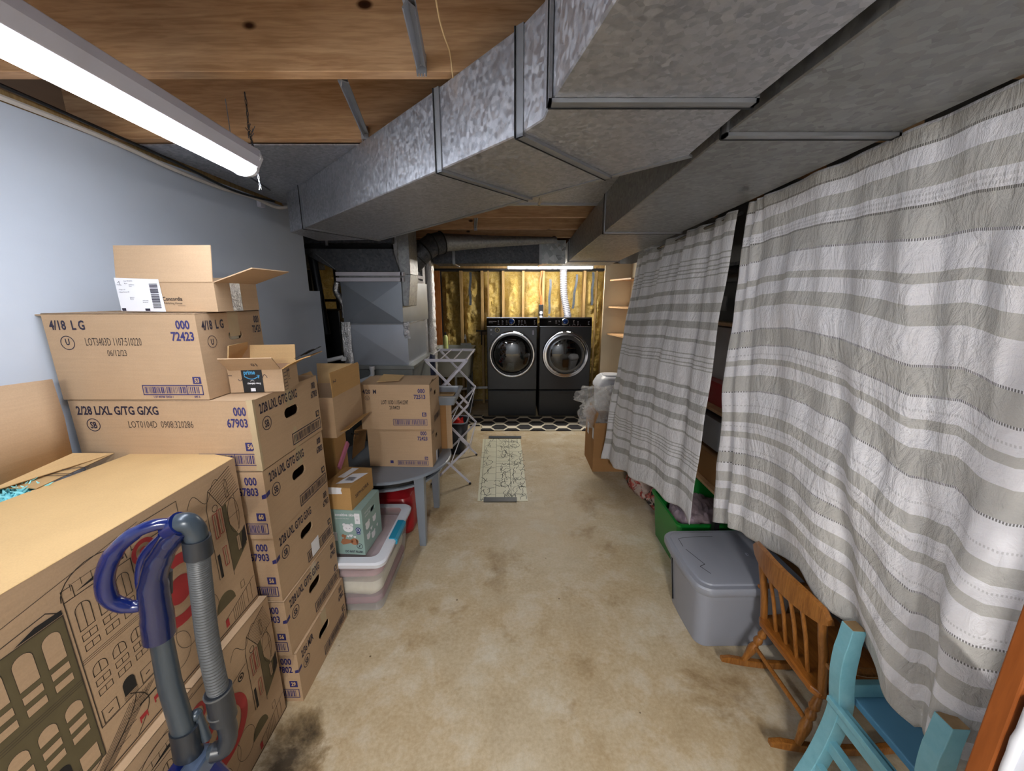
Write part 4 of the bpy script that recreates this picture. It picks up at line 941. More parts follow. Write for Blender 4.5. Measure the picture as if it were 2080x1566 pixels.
bear(wh, w*.60, h*.60, .024); heart(wh, w*.66, h*.44, .010); heart(wh, w*.58, h*.42, .007); heart(wh, w*.76, h*.41, .007); wh.rect(w*.80, h*.70, w*.94, h*.93); wh.rect(w*.18, h*.30, w*.28, h*.50)
for x, y, s in ((.24*d, .55*h, .022), (.24*d, .30*h, .018), (.62*d, .52*h, .018), (.5*d, .2*h, .02)): bear(wr, x, y, s)
heart(wr, .42*d, .40*h, .012); heart(wr, .75*d, .3*h, .01); wr.text('extra gentle on', .03, h-.04, .012, .8, bold=False); wr.text('delicate skin', .03, h-.06, .012, .8, bold=False)
c.put(wh, 'white', 'white_print'); c.put(wr, 'white', 'white_print')
k = c.ink('front', off=.0016); k.line([(w*.60-.012, h*.60), (w*.60-.006, h*.595)], .0015); k.line([(w*.60+.012, h*.60), (w*.60+.006, h*.595)], .0015); k.text('DO NOT FLUSH', w*.94, .012, .013, .75, 'r'); k.ring(w*.87, h*.20, .014, .0165, 20); k.disc(w*.865, h*.21, .003); k.rect(w*.86, h*.17, w*.875, h*.205); k.line([(w*.87-.011, h*.20-.011), (w*.87+.011, h*.20+.011)], .002)
k.rect(w*.83, h*.86, w*.91, h*.862); k.ring(w*.87, h*.79, .004, .005); c.put(k, 'ink')
k = c.ink('front', off=.0014); k.disc(w*.87, h*.57, .014, 16); k.rect(w*.82, h*.47, w*.92, h*.52); c.put(k, plain('badge_blue', '#2c3a78', .5), 'blue_badge')
k = c.ink('front', off=.0018); k.ring(w*.87, h*.57, .006, .009, 16); k.rect(w*.84, h*.49, w*.90, h*.50); c.put(k, 'white', 'badge_print')
k = c.ink('front', off=.0014); k.disc(w*.74, h*.30, .020, 18, ex=1.1); k.poly([(w*.70, h*.27), (w*.62, h*.26), (w*.42, h*.22), (w*.36, h*.27), (w*.42, h*.36), (w*.55, h*.35), (w*.70, h*.33)]); k.poly([(w*.44, h*.34), (w*.50, h*.44), (w*.54, h*.44), (w*.50, h*.36)]); k.disc(w*.45, h*.42, .01)
c.put(k, plain('skin_print', '#9c6a4c', .5), 'baby_picture'); k = c.ink('front', off=.002); k.poly([(w*.77, h*.36), (w*.83, h*.33), (w*.82, h*.26), (w*.80, h*.25), (w*.79, h*.32)]); c.put(k, plain('hair_print', '#3a2318', .6), 'baby_picture_hair')
c = Carton('small brown carton with label stuck on top, standing on the wipes box', (-.89, 1.915, .603), .155, .24, .125, 'card2', rot=R(-6))
a = c.ink('right', off=.001); a.text('SEPHORA', .04, .045, .022, 1.15, bold=False); c.put(a, 'ink')
a = c.ink('top', off=.003); a.poly([(.06,.03),(.14,.05),(.17,.17),(.09,.15)]); a.poly([(.03,.10),(.07,.10),(.09,.22),(.05,.22)]); c.put(a, 'white', 'shipping_label')
a = c.ink('top', off=.004); a.bars(.09, .07, .135, .11, 5, .001); c.put(a, 'ink', 'label_print')
a = c.ink('front', off=.001); a.poly([(.03,.085),(.11,.09),(.105,.11),(.11,.125),(.03,.125),(.035,.1)]); c.put(a, 'white', 'torn_label')

# ---- red fuel can under the table
t = thing('fuel_can', 'red plastic fuel can in the shade under the grey table', 'fuel can', (-.85, 2.60, 0))
RED = plain('red_plastic', '#a31c26', .3, var=.08)
m = MB(); m.loft([m.rrect(-.85, 2.60, .13, .15, .06, .0), m.rrect(-.85, 2.60, .145, .165, .07, .03), m.rrect(-.85, 2.60, .15, .17, .07, .22), m.rrect(-.85, 2.60, .13, .15, .07, .29), m.rrect(-.85, 2.60, .07, .09, .05, .33)], True); m.build('can_body', RED, t, subd=1)
m = MB(); m.tube(spline([(-.90, 2.52, .31), (-.88, 2.53, .38), (-.82, 2.56, .40), (-.79, 2.62, .37), (-.78, 2.66, .31)]), .018, 10); m.build('handle', RED, t)
m = MB(); m.tube([(-.93, 2.62, .30), (-.94, 2.60, .36)], [.022, .018], 12); m.build('spout', M['black'], t)
m = MB(); m.tube([(-.90+.03*math.cos(a), 2.46, .25+.03*math.sin(a)) for a in [2*PI*k/12 for k in range(12)]], .004, 6, loop=True); m.build('cap_strap', M['black'], t)
# ---- bucket
t = thing('bucket', 'black bucket holding red cloth behind the drying rack', 'bucket', (-.63, 4.02, 0))
m = MB(); m.loft([m.rrect(-.63, 4.02, .11, .11, .05, .0), m.rrect(-.63, 4.02, .14, .14, .06, .36)], True, caps=False); m.face(m.rrect(-.63, 4.02, .11, .11, .05, .004)); m.build('pail', plain('charcoal_plastic', '#2b2d33', .4), t, solid=.004)
m = MB(); m.loft([m.rrect(-.63, 4.02, .138, .138, .06, .355), m.rrect(-.63, 4.02, .15, .15, .065, .357), m.rrect(-.63, 4.02, .15, .15, .065, .367), m.rrect(-.63, 4.02, .138, .138, .06, .367)], True, loop=True); m.build('rim', TG, t)
m = MB(); m.loft([[(-.72+.03*i+.01*math.sin(j*2+i), 3.93+.03*j, .34+.05*math.sin(i*1.3)*math.sin(j*1.1)+.02*math.cos(i*2.3+j)) for i in range(7)] for j in range(7)], True, closed=False, caps=False)
tag(m.build('red_cloth', plain('red_cloth', '#c22a20', .8)), 'bright red cloth bunched in the black bucket', 'cloth')

# ---- drying rack
t = thing('drying_rack', 'white folding accordion clothes drying rack beside the grey table', 'drying rack', (-.55, 3.55, 0))
WM = M['white_metal']; X0, X1 = -.735, -.385; zs = [.0, .37, .755, 1.145]
for y in (3.23, 3.89):
    for k in range(3):
        for s, (a, bb) in enumerate(((X0, X1), (X1, X0))):
            m = MB(); yy = y+(.006 if s else -.006); m.beam((a, yy, zs[k]+.01), (bb, yy, zs[k+1]), .019, .009, (0,1,0)); m.build('side_bar', WM, t)
    for k in range(4):
        for x in (X0, X1):
            m = MB(); m.sphere((x, y, zs[k]+.008), .012); m.build('joint_cap' if k else 'foot', M['white_metal'] if k else M['black'], t)
for k in (1, 2):
    for x in (X0, X1): m = MB(); m.tube([(x, 3.23, zs[k]), (x, 3.89, zs[k])], .005, 8); m.build('rod', WM, t)
for y in (3.23, 3.89): m = MB(); m.beam((X0, y, 1.15), (X1, y, 1.15), .012, .024, (0,0,1)); m.build('top_rail', WM, t)
for k in range(4): x = X0+(X1-X0)*k/3; m = MB(); m.tube([(x, 3.23, 1.152), (x, 3.89, 1.152)], .006, 8); m.build('top_rod', WM, t)
for k in range(3): x = (X0+X1)/2; z = (zs[k]+zs[k+1])/2; m = MB(); m.tube([(x, 3.23, z), (x, 3.89, z)], .005, 8); m.build('rod', WM, t)
m = MB(); m.tube([(X1, 3.89, .37), (X1-.03, 3.5, .20)], .0025, 6); m.tube([(X1, 3.89, .75), (X1-.03, 3.6, .55)], .0025, 6); m.build('stay_wire', WM, t)
m = MB(); n = 8
for yy in (3.36,): m.loft([[(X0+.02*math.sin(i*1.7)+.01, yy+.03*i, z+.012*math.sin(i)) for i in range(6)] for z in (1.165, 1.10, 1.02, .93)], True, closed=False, caps=False)
tag(m.build('navy_cloth', plain('navy_cloth', '#1c2440', .85), solid=.004), 'navy cloth hung over the left of the drying rack', 'cloth')

# ---- utility sink with bottle
t = thing('utility_sink', 'pale grey plastic laundry tub on dark legs at the back wall', 'sink', (-.83, 5.6, 0))
SK = plain('sink_plastic', '#a7aaa5', .5, var=.05)
m = MB(); m.loft([m.rrect(-.84, 5.62, .23, .22, .05, .55), m.rrect(-.84, 5.62, .27, .25, .04, .92), m.rrect(-.84, 5.62, .29, .27, .04, .93), m.rrect(-.84, 5.62, .29, .27, .04, .955), m.rrect(-.84, 5.62, .25, .23, .04, .955), m.rrect(-.84, 5.62, .22, .20, .05, .60)], False); m.build('basin', SK, t)
for x in (-1.05, -.63):
    for y in (5.44, 5.80): m = MB(); m.box(x-.025, x+.025, y-.025, y+.025, 0, .56); m.build('leg', plain('dark_leg', '#3c4148', .5), t)
m = MB(); m.tube([(-.84, 5.62, .55), (-.84, 5.62, .35), (-.80, 5.70, .30), (-.55, 5.8, .30), (-.38, 5.82, .30)], .02, 10); m.build('drain_pipe', M['pvc'], t)
m = MB(); m.tube(spline([(-.70, 5.84, .95), (-.70, 5.84, 1.08), (-.70, 5.76, 1.12), (-.70, 5.68, 1.06)]), .011, 8); m.box(-.78, -.62, 5.82, 5.87, .955, .99); m.build('tap', plain('chrome', '#b5b8bd', .2, .9), t)
t = thing('soap_bottle', 'pale green bottle with black cap standing on the laundry tub rim', 'bottle', (-.93, 5.40, .955))
m = MB(); m.lathe([(.001,.955),(.032,.955),(.034,.97),(.034,1.12),(.022,1.15),(.014,1.155)], (-.93, 5.385, 0), 16); m.build('bottle', plain('green_soap', '#c4cf8a', .35), t)
m = MB(); m.lathe([(.014,1.155),(.014,1.19),(.005,1.195)], (-.93, 5.385, 0), 12); m.build('cap', M['black'], t)
t = thing('water_valves', 'dark valve box and pipes on the wall between tub and washer', 'valve box', (-.43, 5.97, 1.25))
m = MB(); m.box(-.50, -.40, 5.95, 6.03, 1.10, 1.16); m.build('box', plain('brown_box', '#5a452c', .7), t); m = MB(); m.tube([(-.55, 5.94, 1.165), (-.38, 5.94, 1.165)], .012, 8); m.tube([(-.47, 5.94, 1.165), (-.47, 5.94, .95)], .010, 8); m.build('pipes', M['black'], t)

# ---- washer and dryer
GM = plain('gunmetal_enamel', '#3a3c40', .28, .55, var=.03); GP = plain('pedestal_enamel', '#303235', .36, .45, var=.03); CH = plain('chrome_trim', '#b9bbc2', .12, 1.0, var=.02)
GL = plain('door_glass', '#07080b', .06, 0, var=.02, coat=.6, spec=.7); PN = plain('control_panel', '#0d0e14', .12, 0, var=.02, spec=.6)
BL = NT('blue_dial'); BL.set(Base_Color=hx('#24407c'), Roughness=.15); BL.b.inputs['Metallic'].default_value = .6; BL = BL.m  # plain metallic blue for the dial faces
for k, (x0, x1) in enumerate(((-.345, .345), (.375, 1.085))):
    lab = ('gunmetal front-load washer with round sticker on its front, left of the pair', 'gunmetal front-load dryer on the right, ribbed hose behind it')[k]
    t = thing('washer' if k == 0 else 'dryer', lab, 'washing machine' if k == 0 else 'dryer', ((x0+x1)/2, 5.6, .0), None); cx = (x0+x1)/2; Y = 5.25
    m = MB(); m.box(x0+.004, x1-.004, Y+.01, 5.96, .015, .39); m.build('pedestal', GP, t, bevel=.006)
    m = MB(); m.box(x0+.008, x1-.008, Y-.004, Y+.012, .03, .385); m.build('pedestal_drawer', GP, t, bevel=.006)
    m = MB(); m.prism([(cx-.11+.04,Y-.006,.345),(cx+.11,Y-.006,.345),(cx+.11,Y-.004,.345),(cx-.07,Y-.004,.345)], [(cx-.13+.04,Y-.006,.372),(cx+.13,Y-.006,.372),(cx+.13,Y-.004,.372),(cx-.09,Y-.004,.372)]); m.build('drawer_grip', M['black'], t)
    m = MB(); m.box(x0, x1, Y, 5.97, .40, 1.285); m.build('cabinet', GM, t, bevel=.012, seg=3)
    m = MB(); m.prism([(x0,Y-.002,1.285),(x1,Y-.002,1.285),(x1,5.97,1.285),(x0,5.97,1.285)], [(x0,Y+.03,1.395),(x1,Y+.03,1.395),(x1,5.97,1.395),(x0,5.97,1.395)]); m.build('console', PN, t, bevel=.006)
    m = MB(); m.box(x0-.001, x1+.001, Y-.006, Y+.01, 1.278, 1.290); m.box(x0-.001, x1+.001, Y+.022, 5.97, 1.393, 1.405); m.build('console_trim', CH, t, bevel=.003)
    up = Vector((0, .03, .11)).normalized()
    I = Ink((x0, Y-.003, 1.288), (1,0,0), up, .0012); rn = random.Random(k)
    cols = (.22, .30, .38, .62, .68, .74, .93) if k == 0 else (.30, .36, .42, .64, .72, .92)
    for q in cols:
        for j in range(4):
            if rn.random() > .15: I.rect((x1-x0)*q, .022+j*.018, (x1-x0)*q+rn.uniform(.012, .026), .026+j*.018)
    I.text('WASHER' if 0 else 'Profile', (x1-x0)*(.05 if k == 0 else .22), .068, .009, .9) if False else None
    for q in range(5): I.rect((x1-x0)*(.5+.05*q)+.05, .012, (x1-x0)*(.5+.05*q)+.056, .016)
    I.build('control_marks', M['white'], t, smooth=False)
    kx = cx if k == 0 else cx+.0; n = Vector((0, -1, .27)).normalized(); kc = Vector((cx-.01, Y+.008, 1.345))
    m = MB(Matrix.Translation(kc) @ n.to_track_quat('Z', 'Y').to_matrix().to_4x4()); m.lathe([(.045,0),(.045,.02),(.041,.024)], n=32); m.build('dial', CH, t)
    m = MB(Matrix.Translation(kc+n*.0245) @ n.to_track_quat('Z', 'Y').to_matrix().to_4x4()); m.lathe([(.034,0),(.030,.003),(.001,.004)], n=28); m.build('dial_face', BL, t)
    # door
    dc = Vector((cx+(.0 if k == 0 else .005), Y, .90))
    m = MB(); m.lathe([(.318,.0),(.322,-.02),(.312,-.034),(.292,-.038),(.272,-.030),(.262,-.018),(.262,0)], dc, 56, 'y'); m.build('door_ring', CH, t)
    m = MB(); m.lathe([(.290,-.0385),(.270,-.040),(.262,-.034)], dc, 56, 'y', caps=False); m.build('ring_front_band', GM if k == 0 else CH, t)  # front band of the door ring: gunmetal on washer, chrome on dryer
    m = MB(); m.lathe([(.263,-.018),(.255,-.028),(.22,-.040),(.15,-.052),(.07,-.058),(.001,-.06)], dc, 56, 'y'); m.build('door_glass', GL, t)
    if k == 1:
        m = MB(); m.lathe([(.262,-.0205),(.250,-.034),(.226,-.040),(.215,-.042)], dc, 56, 'y', caps=False); m.build('inner_ring', plain('grey_door_ring', '#6b6e74', .2, .6), t)
    m = MB(); m.box(cx-.24 if k == 0 else cx-.29, cx-.225 if k == 0 else cx-.28, Y-.036, Y-.028, .86, .95); m.build('door_latch', M['black'], t)
    if k == 0:
        I = Ink((x0, Y, 0), (1,0,0), (0,0,1), .0018); I.disc(.145, 1.235, .033, 24); I.build('round_sticker', plain('sticker_gold', '#c9c29c', .5), t, smooth=False)
        I = Ink((x0, Y, 0), (1,0,0), (0,0,1), .0024); I.disc(.145, 1.235, .025, 24); I.build('sticker_ring', plain('sticker_dark', '#2e2c30', .5), t, smooth=False)
        I = Ink((x0, Y, 0), (1,0,0), (0,0,1), .003); I.text('GE', .145, 1.226, .018, .8, 'c'); I.rect(.05, 1.225, .075, 1.25); I.rect(.055, 1.17, .066, 1.19); I.rect(.08, 1.16, .09, 1.165); I.rect(.62, 1.17, .645, 1.23); I.build('sticker_print', plain('sticker_pale', '#a9adc0', .5), t, smooth=False)
        I = Ink((x0, Y-.003, 1.288), (1,0,0), up, .0014); I.text('UltraFresh Vent System', .03, .060, .010, .8); I.text('with OdorBlock', .03, .042, .008, .8); I.build('console_lettering', M['white'], t, smooth=False)
    else:
        I = Ink((x0, Y-.003, 1.288), (1,0,0), up, .0014); I.text('profile', .12, .058, .012, .8); I.build('console_lettering', M['white'], t, smooth=False)
m = MB(); m.box(1.10, 1.102, 5.45, 5.75, 1.0, 1.28); tag(m.build('energy_sheet', M['white']), 'white sheet stuck to the right side of the dryer', 'paper')

# ---- rugs and runner mat
def rugmat():
    t = NT('hexagon_rug'); mp = t.mapv((1,1,1)); sx = t.n('SeparateXYZ'); t.l(mp, sx.inputs[0])
    X = t.math('MULTIPLY', sx.outputs[0], 1/.33); Y = t.math('MULTIPLY', sx.outputs[1], 1/.29)
    def cell(ox, oy):
        a = t.math('ABSOLUTE', t.math('SUBTRACT', t.math('FRACT', t.math('ADD', X, 40+ox)), .5))
        c = t.math('ABSOLUTE', t.math('SUBTRACT', t.math('FRACT', t.math('ADD', Y, 40+oy)), .5))
        return t.math('MAXIMUM', t.math('ADD', t.math('MULTIPLY', a, 1.0), t.math('MULTIPLY', c, .5)), c)
    d = t.math('MINIMUM', cell(0, 0), cell(.5, .5))
    t.set(Base_Color=t.ramp(d, [(.0, hx('#26262a')), (.325, hx('#cfc8b6'))], 'CONSTANT'), Roughness=.95); t.bump(t.noise(300), .2, .002)
    return t.m
RM = rugmat()
m = MB(); m.box(-.40, 1.25, 4.66, 5.24, .001, .011); tag(m.build('rug', RM, bevel=.003), 'black and cream hexagon runner rug in front of the washer and dryer', 'rug')
m = MB(); m.box(-1.0, -.40, 4.85, 5.32, .001, .011); tag(m.build('rug', RM, bevel=.003), 'smaller black and cream rug in front of the laundry tub', 'rug')
t = thing('floor_mat', 'cream grid mat with sketchy plant drawings laid on the floor, dark strips at ends', 'mat', (-.1, 3.6, 0))
Q = [U(970, 1018, z=0), U(1072, 1018, z=0), U(1057, 892, z=0), U(981, 892, z=0)]
m = MB(); m.prism([(a.x, a.y, .001) for a in Q], [(a.x, a.y, .004) for a in Q]); m.build('sheet', plain('cream_vinyl', '#cfceb8', .45, var=.03), t)
I = Ink((-.33, 2.93, .0042), (1,0,0), (0,1,0), .0004); rn = random.Random(11)
def matx(u, v): # u across, v along 0..1
    a = Q[0].lerp(Q[1], u); b_ = Q[3].lerp(Q[2], u); p = a.lerp(b_, v); return (p.x+.33, p.y-2.93)
for u in (.06, .36, .68): I.line([matx(u, 0), matx(u, 1)], .005)
for k in range(10):
    v = .07+k*.093; I.line([matx(.06, v), matx(.36, v)], .004); I.line([matx(.36, v+.02), matx(.68, v+.02)], .004); I.line([matx(.68, v+.01), matx(1, v+.01)], .004)
I.build('grid_lines', plain('mat_line', '#8d8f7d', .6), t, smooth=False)
I = Ink((-.33, 2.93, .0042), (1,0,0), (0,1,0), .0008)
for (u, v) in [(a+rn.uniform(-.03,.03), c_+rn.uniform(-.02,.02)) for c_ in (.06,.17,.28,.39,.50,.61,.72,.83,.93) for a in (.18,.50,.62,.78,.9)]:
    for q in range(4):
        P = [matx(u+rn.uniform(-.05,.05), v+rn.uniform(-.03,.03))]; a = rn.uniform(0, 6.28)
        for s_ in range(4): a += rn.uniform(-.9,.9); P.append((P[-1][0]+.016*math.cos(a), P[-1][1]+.026*math.sin(a)))
        I.line(P, .0045)
    if rn.random() < .5: p = matx(u, v); I.disc(p[0], p[1], .007, 8)
I.build('plant_drawing', plain('mat_drawing', '#4f5550', .6), t, smooth=False)
for a, c_, nm in ((U(983, 1014, z=0), U(1050, 1020, z=0), 0), (U(993, 888, z=0), U(1059, 891, z=0), 1)):
    m = MB(); m.box(a.x, c_.x, c_.y-.0, a.y+.02, .005, .009); m.build('dark_strip', plain('slate_strip', '#3c4148', .5) , t)

# ---- carton with plastic bags
t0 = U(1203, 958, z=0); t1 = U(1170, 925, z=0)
c = Carton('open brown carton full of clear plastic bags in front of the thin curtain', (.97, 3.70, 0), .36, .42, .50, 'card_dark', open_=True, rot=R(-0))
c.flap('left', .10, -20, mat=M['card_dark']); c.flap('front', .05, 170)
a = c.ink('left', off=.001)
a.rect(.10, .30, .17, .42); a.rect(.34, .33, .40, .44); c.put(a, 'white', 'paper_label')
c.t.rotation_euler = (0, 0, 0)
PB = NT('clear_film'); PB.set(Base_Color=(.95, .96, .98), Roughness=.06); PB.b.inputs['Alpha'].default_value = .22; PB.bump(PB.noise(14, detail=6, dist=2), 1.0, .03); PB = PB.m
def crumple(name, c, r, lab, cat, mat, seed, amp=.28, group=None, n=30, ridge=1.0, rz=1.0):
    m = MB(); c = Vector(c); rings = []
    for j in range(1, n):
        ring = []
        for i in range(2*n):
            th = PI*j/n; ph = PI*i/n; d = Vector((math.sin(th)*math.cos(ph), math.sin(th)*math.sin(ph), math.cos(th)))
            q = d*2.2+Vector((seed, 0, seed)); f = 1+amp*(noise.noise(q)+.7*ridge*(.35-abs(noise.noise(q*2.1)))+.4*ridge*(.3-abs(noise.noise(q*4.3))))
            ring.append(c+Vector((d.x*r[0], d.y*r[1], d.z*r[2]))*f)
        rings.append(ring)
    m.loft(rings, True); return tag(m.build(name, mat), lab, cat, group)
crumple('plastic_bag', (.92, 3.72, .56), (.17, .17, .12), 'crumpled clear plastic bag spilling over the front of the brown carton', 'plastic bag', PB, 1, .45)
crumple('plastic_bag', (.84, 3.88, .66), (.15, .17, .10), 'loose clear plastic bag bulging at the back left of the brown carton', 'plastic bag', PB, 5, .4)
crumple('plastic_bag', (1.02, 3.80, .66), (.15, .16, .12), 'gathered clear plastic bag next to the thin curtain', 'plastic bag', PB, 8, .4)
crumple('plastic_bag', (.76, 3.66, .52), (.10, .12, .11), 'small clear plastic bag hanging over the left rim of the carton', 'plastic bag', PB, 11, .4)
t = thing('trash_can', 'white swing-top bin behind the plastic bags', 'trash can', (1.15, 4.35, 0))
m = MB(); m.loft([m.rrect(1.15, 4.35, .13, .15, .06, 0), m.rrect(1.15, 4.35, .17, .19, .08, .66)], True); m.build('can_body', M['white_plastic'], t)
m = MB(); m.loft([m.rrect(1.15, 4.35, .185, .205, .08, .655), m.rrect(1.15, 4.35, .185, .205, .08, .69), m.rrect(1.15, 4.35, .15, .17, .08, .77), m.rrect(1.15, 4.35, .12, .13, .07, .80)], True); m.build('lid', M['white_plastic'], t)
m = MB(); m.loft([m.rrect(1.13, 4.33, .09, .10, .05, .80), m.rrect(1.13, 4.33, .085, .095, .05, .812)], True); m.build('swing_flap', M['white_plastic'], t)

# ---- shelf tower at the back right
t = thing('shelf_tower', 'cream panel with three pale wooden shelves at the back right corner', 'shelf unit', (1.35, 5.0, 0))
m = MB(); m.slab([(1.20, 4.90), (1.215, 4.88), (1.60, 5.55), (1.585, 5.57)], .15, 2.12)
m = MB(); m.box(1.235, 1.60, 5.30, 5.32, .0, 2.10); m.build('back_panel', M['shelf_white'], t)
m = MB(); m.box(1.585, 1.605, 4.55, 5.30, .0, 2.10); m.build('side_panel', M['shelf_white'], t)
for z in (.45, 1.17, 1.53, 1.88): m = MB(); m.prism([(1.30,5.295,z),(1.58,5.295,z),(1.58,4.6,z),(1.42,4.75,z)], [(1.30,5.295,z+.018),(1.58,5.295,z+.018),(1.58,4.6,z+.018),(1.42,4.75,z+.018)]); m.build('shelf', M['shelf_wood'], t)

# ================================================================ curtains
def curtain_mat(name, light, dark, stops, thin, holes, bands=()):
    t = NT(name); uv = t.n('UVMap'); sp = t.n('SeparateXYZ'); t.l(uv.outputs[0], sp.inputs[0]); V = sp.outputs[1]
    def group(lst):
        tot = None
        for i in range(0, len(lst), 14):
            st = [(0, (0,0,0))]
            for a, b_ in lst[i:i+14]: st += [(a, (1,1,1)), (b_, (0,0,0))]
            r = t.ramp(V, st, 'CONSTANT'); tot = r if tot is None else t.mix(1, tot, r, 'ADD')
        return tot
    f = group(stops); n = t.noise(1.2, t.mapv((60, 60, 400)), 3)
    col = t.mix(f, hx(light), hx(dark)); col = t.mix(.15, col, t.ramp(n, [(.3, mul(hx(light), .7)), (.7, mul(hx(light), 1.1))]), 'MULTIPLY')
    if thin: # drawn-thread dashes
        d = group(thin); u = t.math('FRACT', t.math('MULTIPLY', sp.outputs[0], 210)); dash = t.math('GREATER_THAN', u, .5)
        k = t.math('MULTIPLY', t.math('GREATER_THAN', d, .5), dash); col = t.mix(t.math('MULTIPLY', k, .3), col, hx('#7d7c7c'))
    if holes:
        d = group(holes); u = t.math('FRACT', t.math('MULTIPLY', sp.outputs[0], 300)); dash = t.math('GREATER_THAN', u, .45)
        k = t.math('MULTIPLY', t.math('GREATER_THAN', d, .5), dash); col = t.mix(t.math('MULTIPLY', k, .8), col, hx('#4f4d4a'))
    t.set(Base_Color=col, Roughness=.9); t.b.inputs['Specular IOR Level'].default_value = .15
    t.b.inputs['Sheen Weight'].default_value = .1
    # translucency: real thin cloth
    w1 = t.noise(6, t.mapv((1, 1, .45)), 7, .62, 2.2); w2 = t.noise(17, t.mapv((1, 1.5, .6)), 6, .65, 1.6)
    t.bump(t.mix(.5, w1, w2), .8, .04)
    tr = t.n('BsdfTranslucent'); t.l(col, tr.inputs[0]); mx = t.n('MixShader'); mx.inputs[0].default_value = .18 if not bands else .3
    out = t.t.nodes['Material Output']; t.l(t.b.outputs[0], mx.inputs[1]); t.l(tr.outputs[0], mx.inputs[2]); t.l(mx.outputs[0], out.inputs['Surface'])
    return t.m
def cloth(name, top, hem, fold, mat, lab, nu=160, nv=110, thick=.0012):
    "hanging cloth: top and hem are polylines, fold(s, t) the push towards the room"
    def pl(P, s):
        s = max(0, min(.99999, s))*(len(P)-1); k = int(s); return Vector(P[k]).lerp(Vector(P[k+1]), s-k)
    T = thing(name, lab, 'curtain', tuple(pl(top, .5)))
    m = MB(); m.uv = []
    I = []
    for j in range(nv+1):
        tt = j/nv; row = []
        for i in range(nu+1):
            s = i/nu; a, b_ = pl(top, s), pl(hem, s); p = a.lerp(b_, tt); f = fold(s, tt)
            p = p+Vector((-f[0], f[1], f[2])); row.append(m.p(p)); m.uv.append((s, tt))
        I.append(row)
    for j in range(nv):
        for i in range(nu): m.idx((I[j][i], I[j][i+1], I[j+1][i+1], I[j+1][i]), True)
    o = m.build('cloth_panel', mat, T, solid=thick); return T, o
RS = [0, .03, .06, .09, .115, .163, .21, .223, .255, .285, .35, .395, .432, .448, .48, .527, .593, .623, .657, .675, .73, .765, .802, .835, .863, .905]
# grey bands of the heavier curtain
GR = [(0.0, .028), (.058, .088), (.113, .160), (.208, .224), (.254, .286), (.348, .394), (.430, .447), (.478, .525), (.592, .622), (.655, .674), (.728, .764), (.80, .834), (.862, .904), (.94, .999)]
TH = [(.04, .0412), (.097, .0982), (.105, .1062), (.172, .1732), (.184, .1852), (.196, .1972), (.236, .2372), (.298, .2992), (.31, .3112), (.322, .3232), (.336, .3372), (.405, .4062), (.417, .4182), (.462, .4632), (.54, .5412), (.555, .5562), (.57, .5712), (.636, .6372), (.69, .6912), (.71, .7112)]
HO = [(.027, .029), (.112, .114), (.160, .162), (.346, .349), (.394, .3965), (.4775, .480), (.525, .528), (.7265, .729), (.764, .766)]
CR = curtain_mat('heavy_striped_cotton', '#f3f3f8', '#cdccc9', GR, TH, HO)
LR = [(0.0, .02), (.05, .06), (.100, .104), (.114, .118), (.129, .133), (.144, .148), (.160, .164), (.198, .212), (.243, .272), (.302, .328), (.363, .375), (.412, .4155), (.427, .4305), (.442, .4455), (.456, .4595), (.469, .4725), (.525, .539), (.574, .60), (.633, .658), (.692, .703), (.748, .752), (.761, .765), (.775, .779), (.788, .792), (.801, .805), (.838, .85), (.890, .915)]
CLM = curtain_mat('thin_striped_cotton', '#f3f3f6', '#c3c3c1', LR, None, None, bands=(1,))
def duct_edge(y): return rd(y)[1]
# heavy curtain at the right
ty = [1.70, 1.45, 1.2, .95, .75, .55, .36]
topR = [(max(duct_edge(y)+.012, .925-.4*max(0, y-.55)), y, 2.053) for y in ty]
hemR = [(1.075, 1.83, .51), (1.085, 1.49, .635), (1.08, 1.24, .68), (1.07, 1.05, .66), (1.075, .93, .61), (1.09, .81, .525), (1.09, .76, .56), (1.10, .715, .475), (1.10, .66, .52), (1.09, .55, .50), (1.06, .40, .55)]
def foldR(s, t):
    e = .25+.75*t
    f = .013*math.sin(s*31+.8*math.sin(t*3))*(.3+.7*t) + .007*math.sin(s*67+t*2)*(1-.4*t)*min(1, t*6)
    f += .035*math.exp(-((s-.035)/.03)**2)*(.3+t*.5)*math.sin(s*160)       # gathered edge
    d = (s-.66)/.05; f += .025*math.exp(-d*d)*max(0, t-.35)*1.5              # deep fold bottom right
    d = (s-.755)/.045; f -= .12*math.exp(-d*d)*max(0, t-.30)*1.4
    d = (s-.86)/.05; f += .02*math.exp(-d*d)*max(0, t-.3)
    f += .05*math.sin(PI*min(1, t*1.02))*math.sin(PI*min(1, s*1.3+.1))*.6
    f += .02*(noise.noise(Vector((s*7, t*5, 1)))+.5*noise.noise(Vector((s*17, t*9, 4))))
    z = .010*math.sin(s*40)*t**6+.012*noise.noise(Vector((s*12, 2, 3)))*t**3
    return (f, .006*math.sin(t*9+s*20)*t, z)
cloth('striped_curtain', topR, hemR, foldR, CR, 'heavy grey and white striped curtain filling the right side of the photo', 220, 150)
topL = [(.965, 1.80, 2.047), (1.03, 2.6, 2.047), (1.085, 3.45, 2.03)]
hemL = [(1.02, 1.985, .44), (.985, 2.25, .40), (.95, 2.55, .375), (.93, 2.85, .30), (.90, 3.15, .24), (.88, 3.41, .205)]
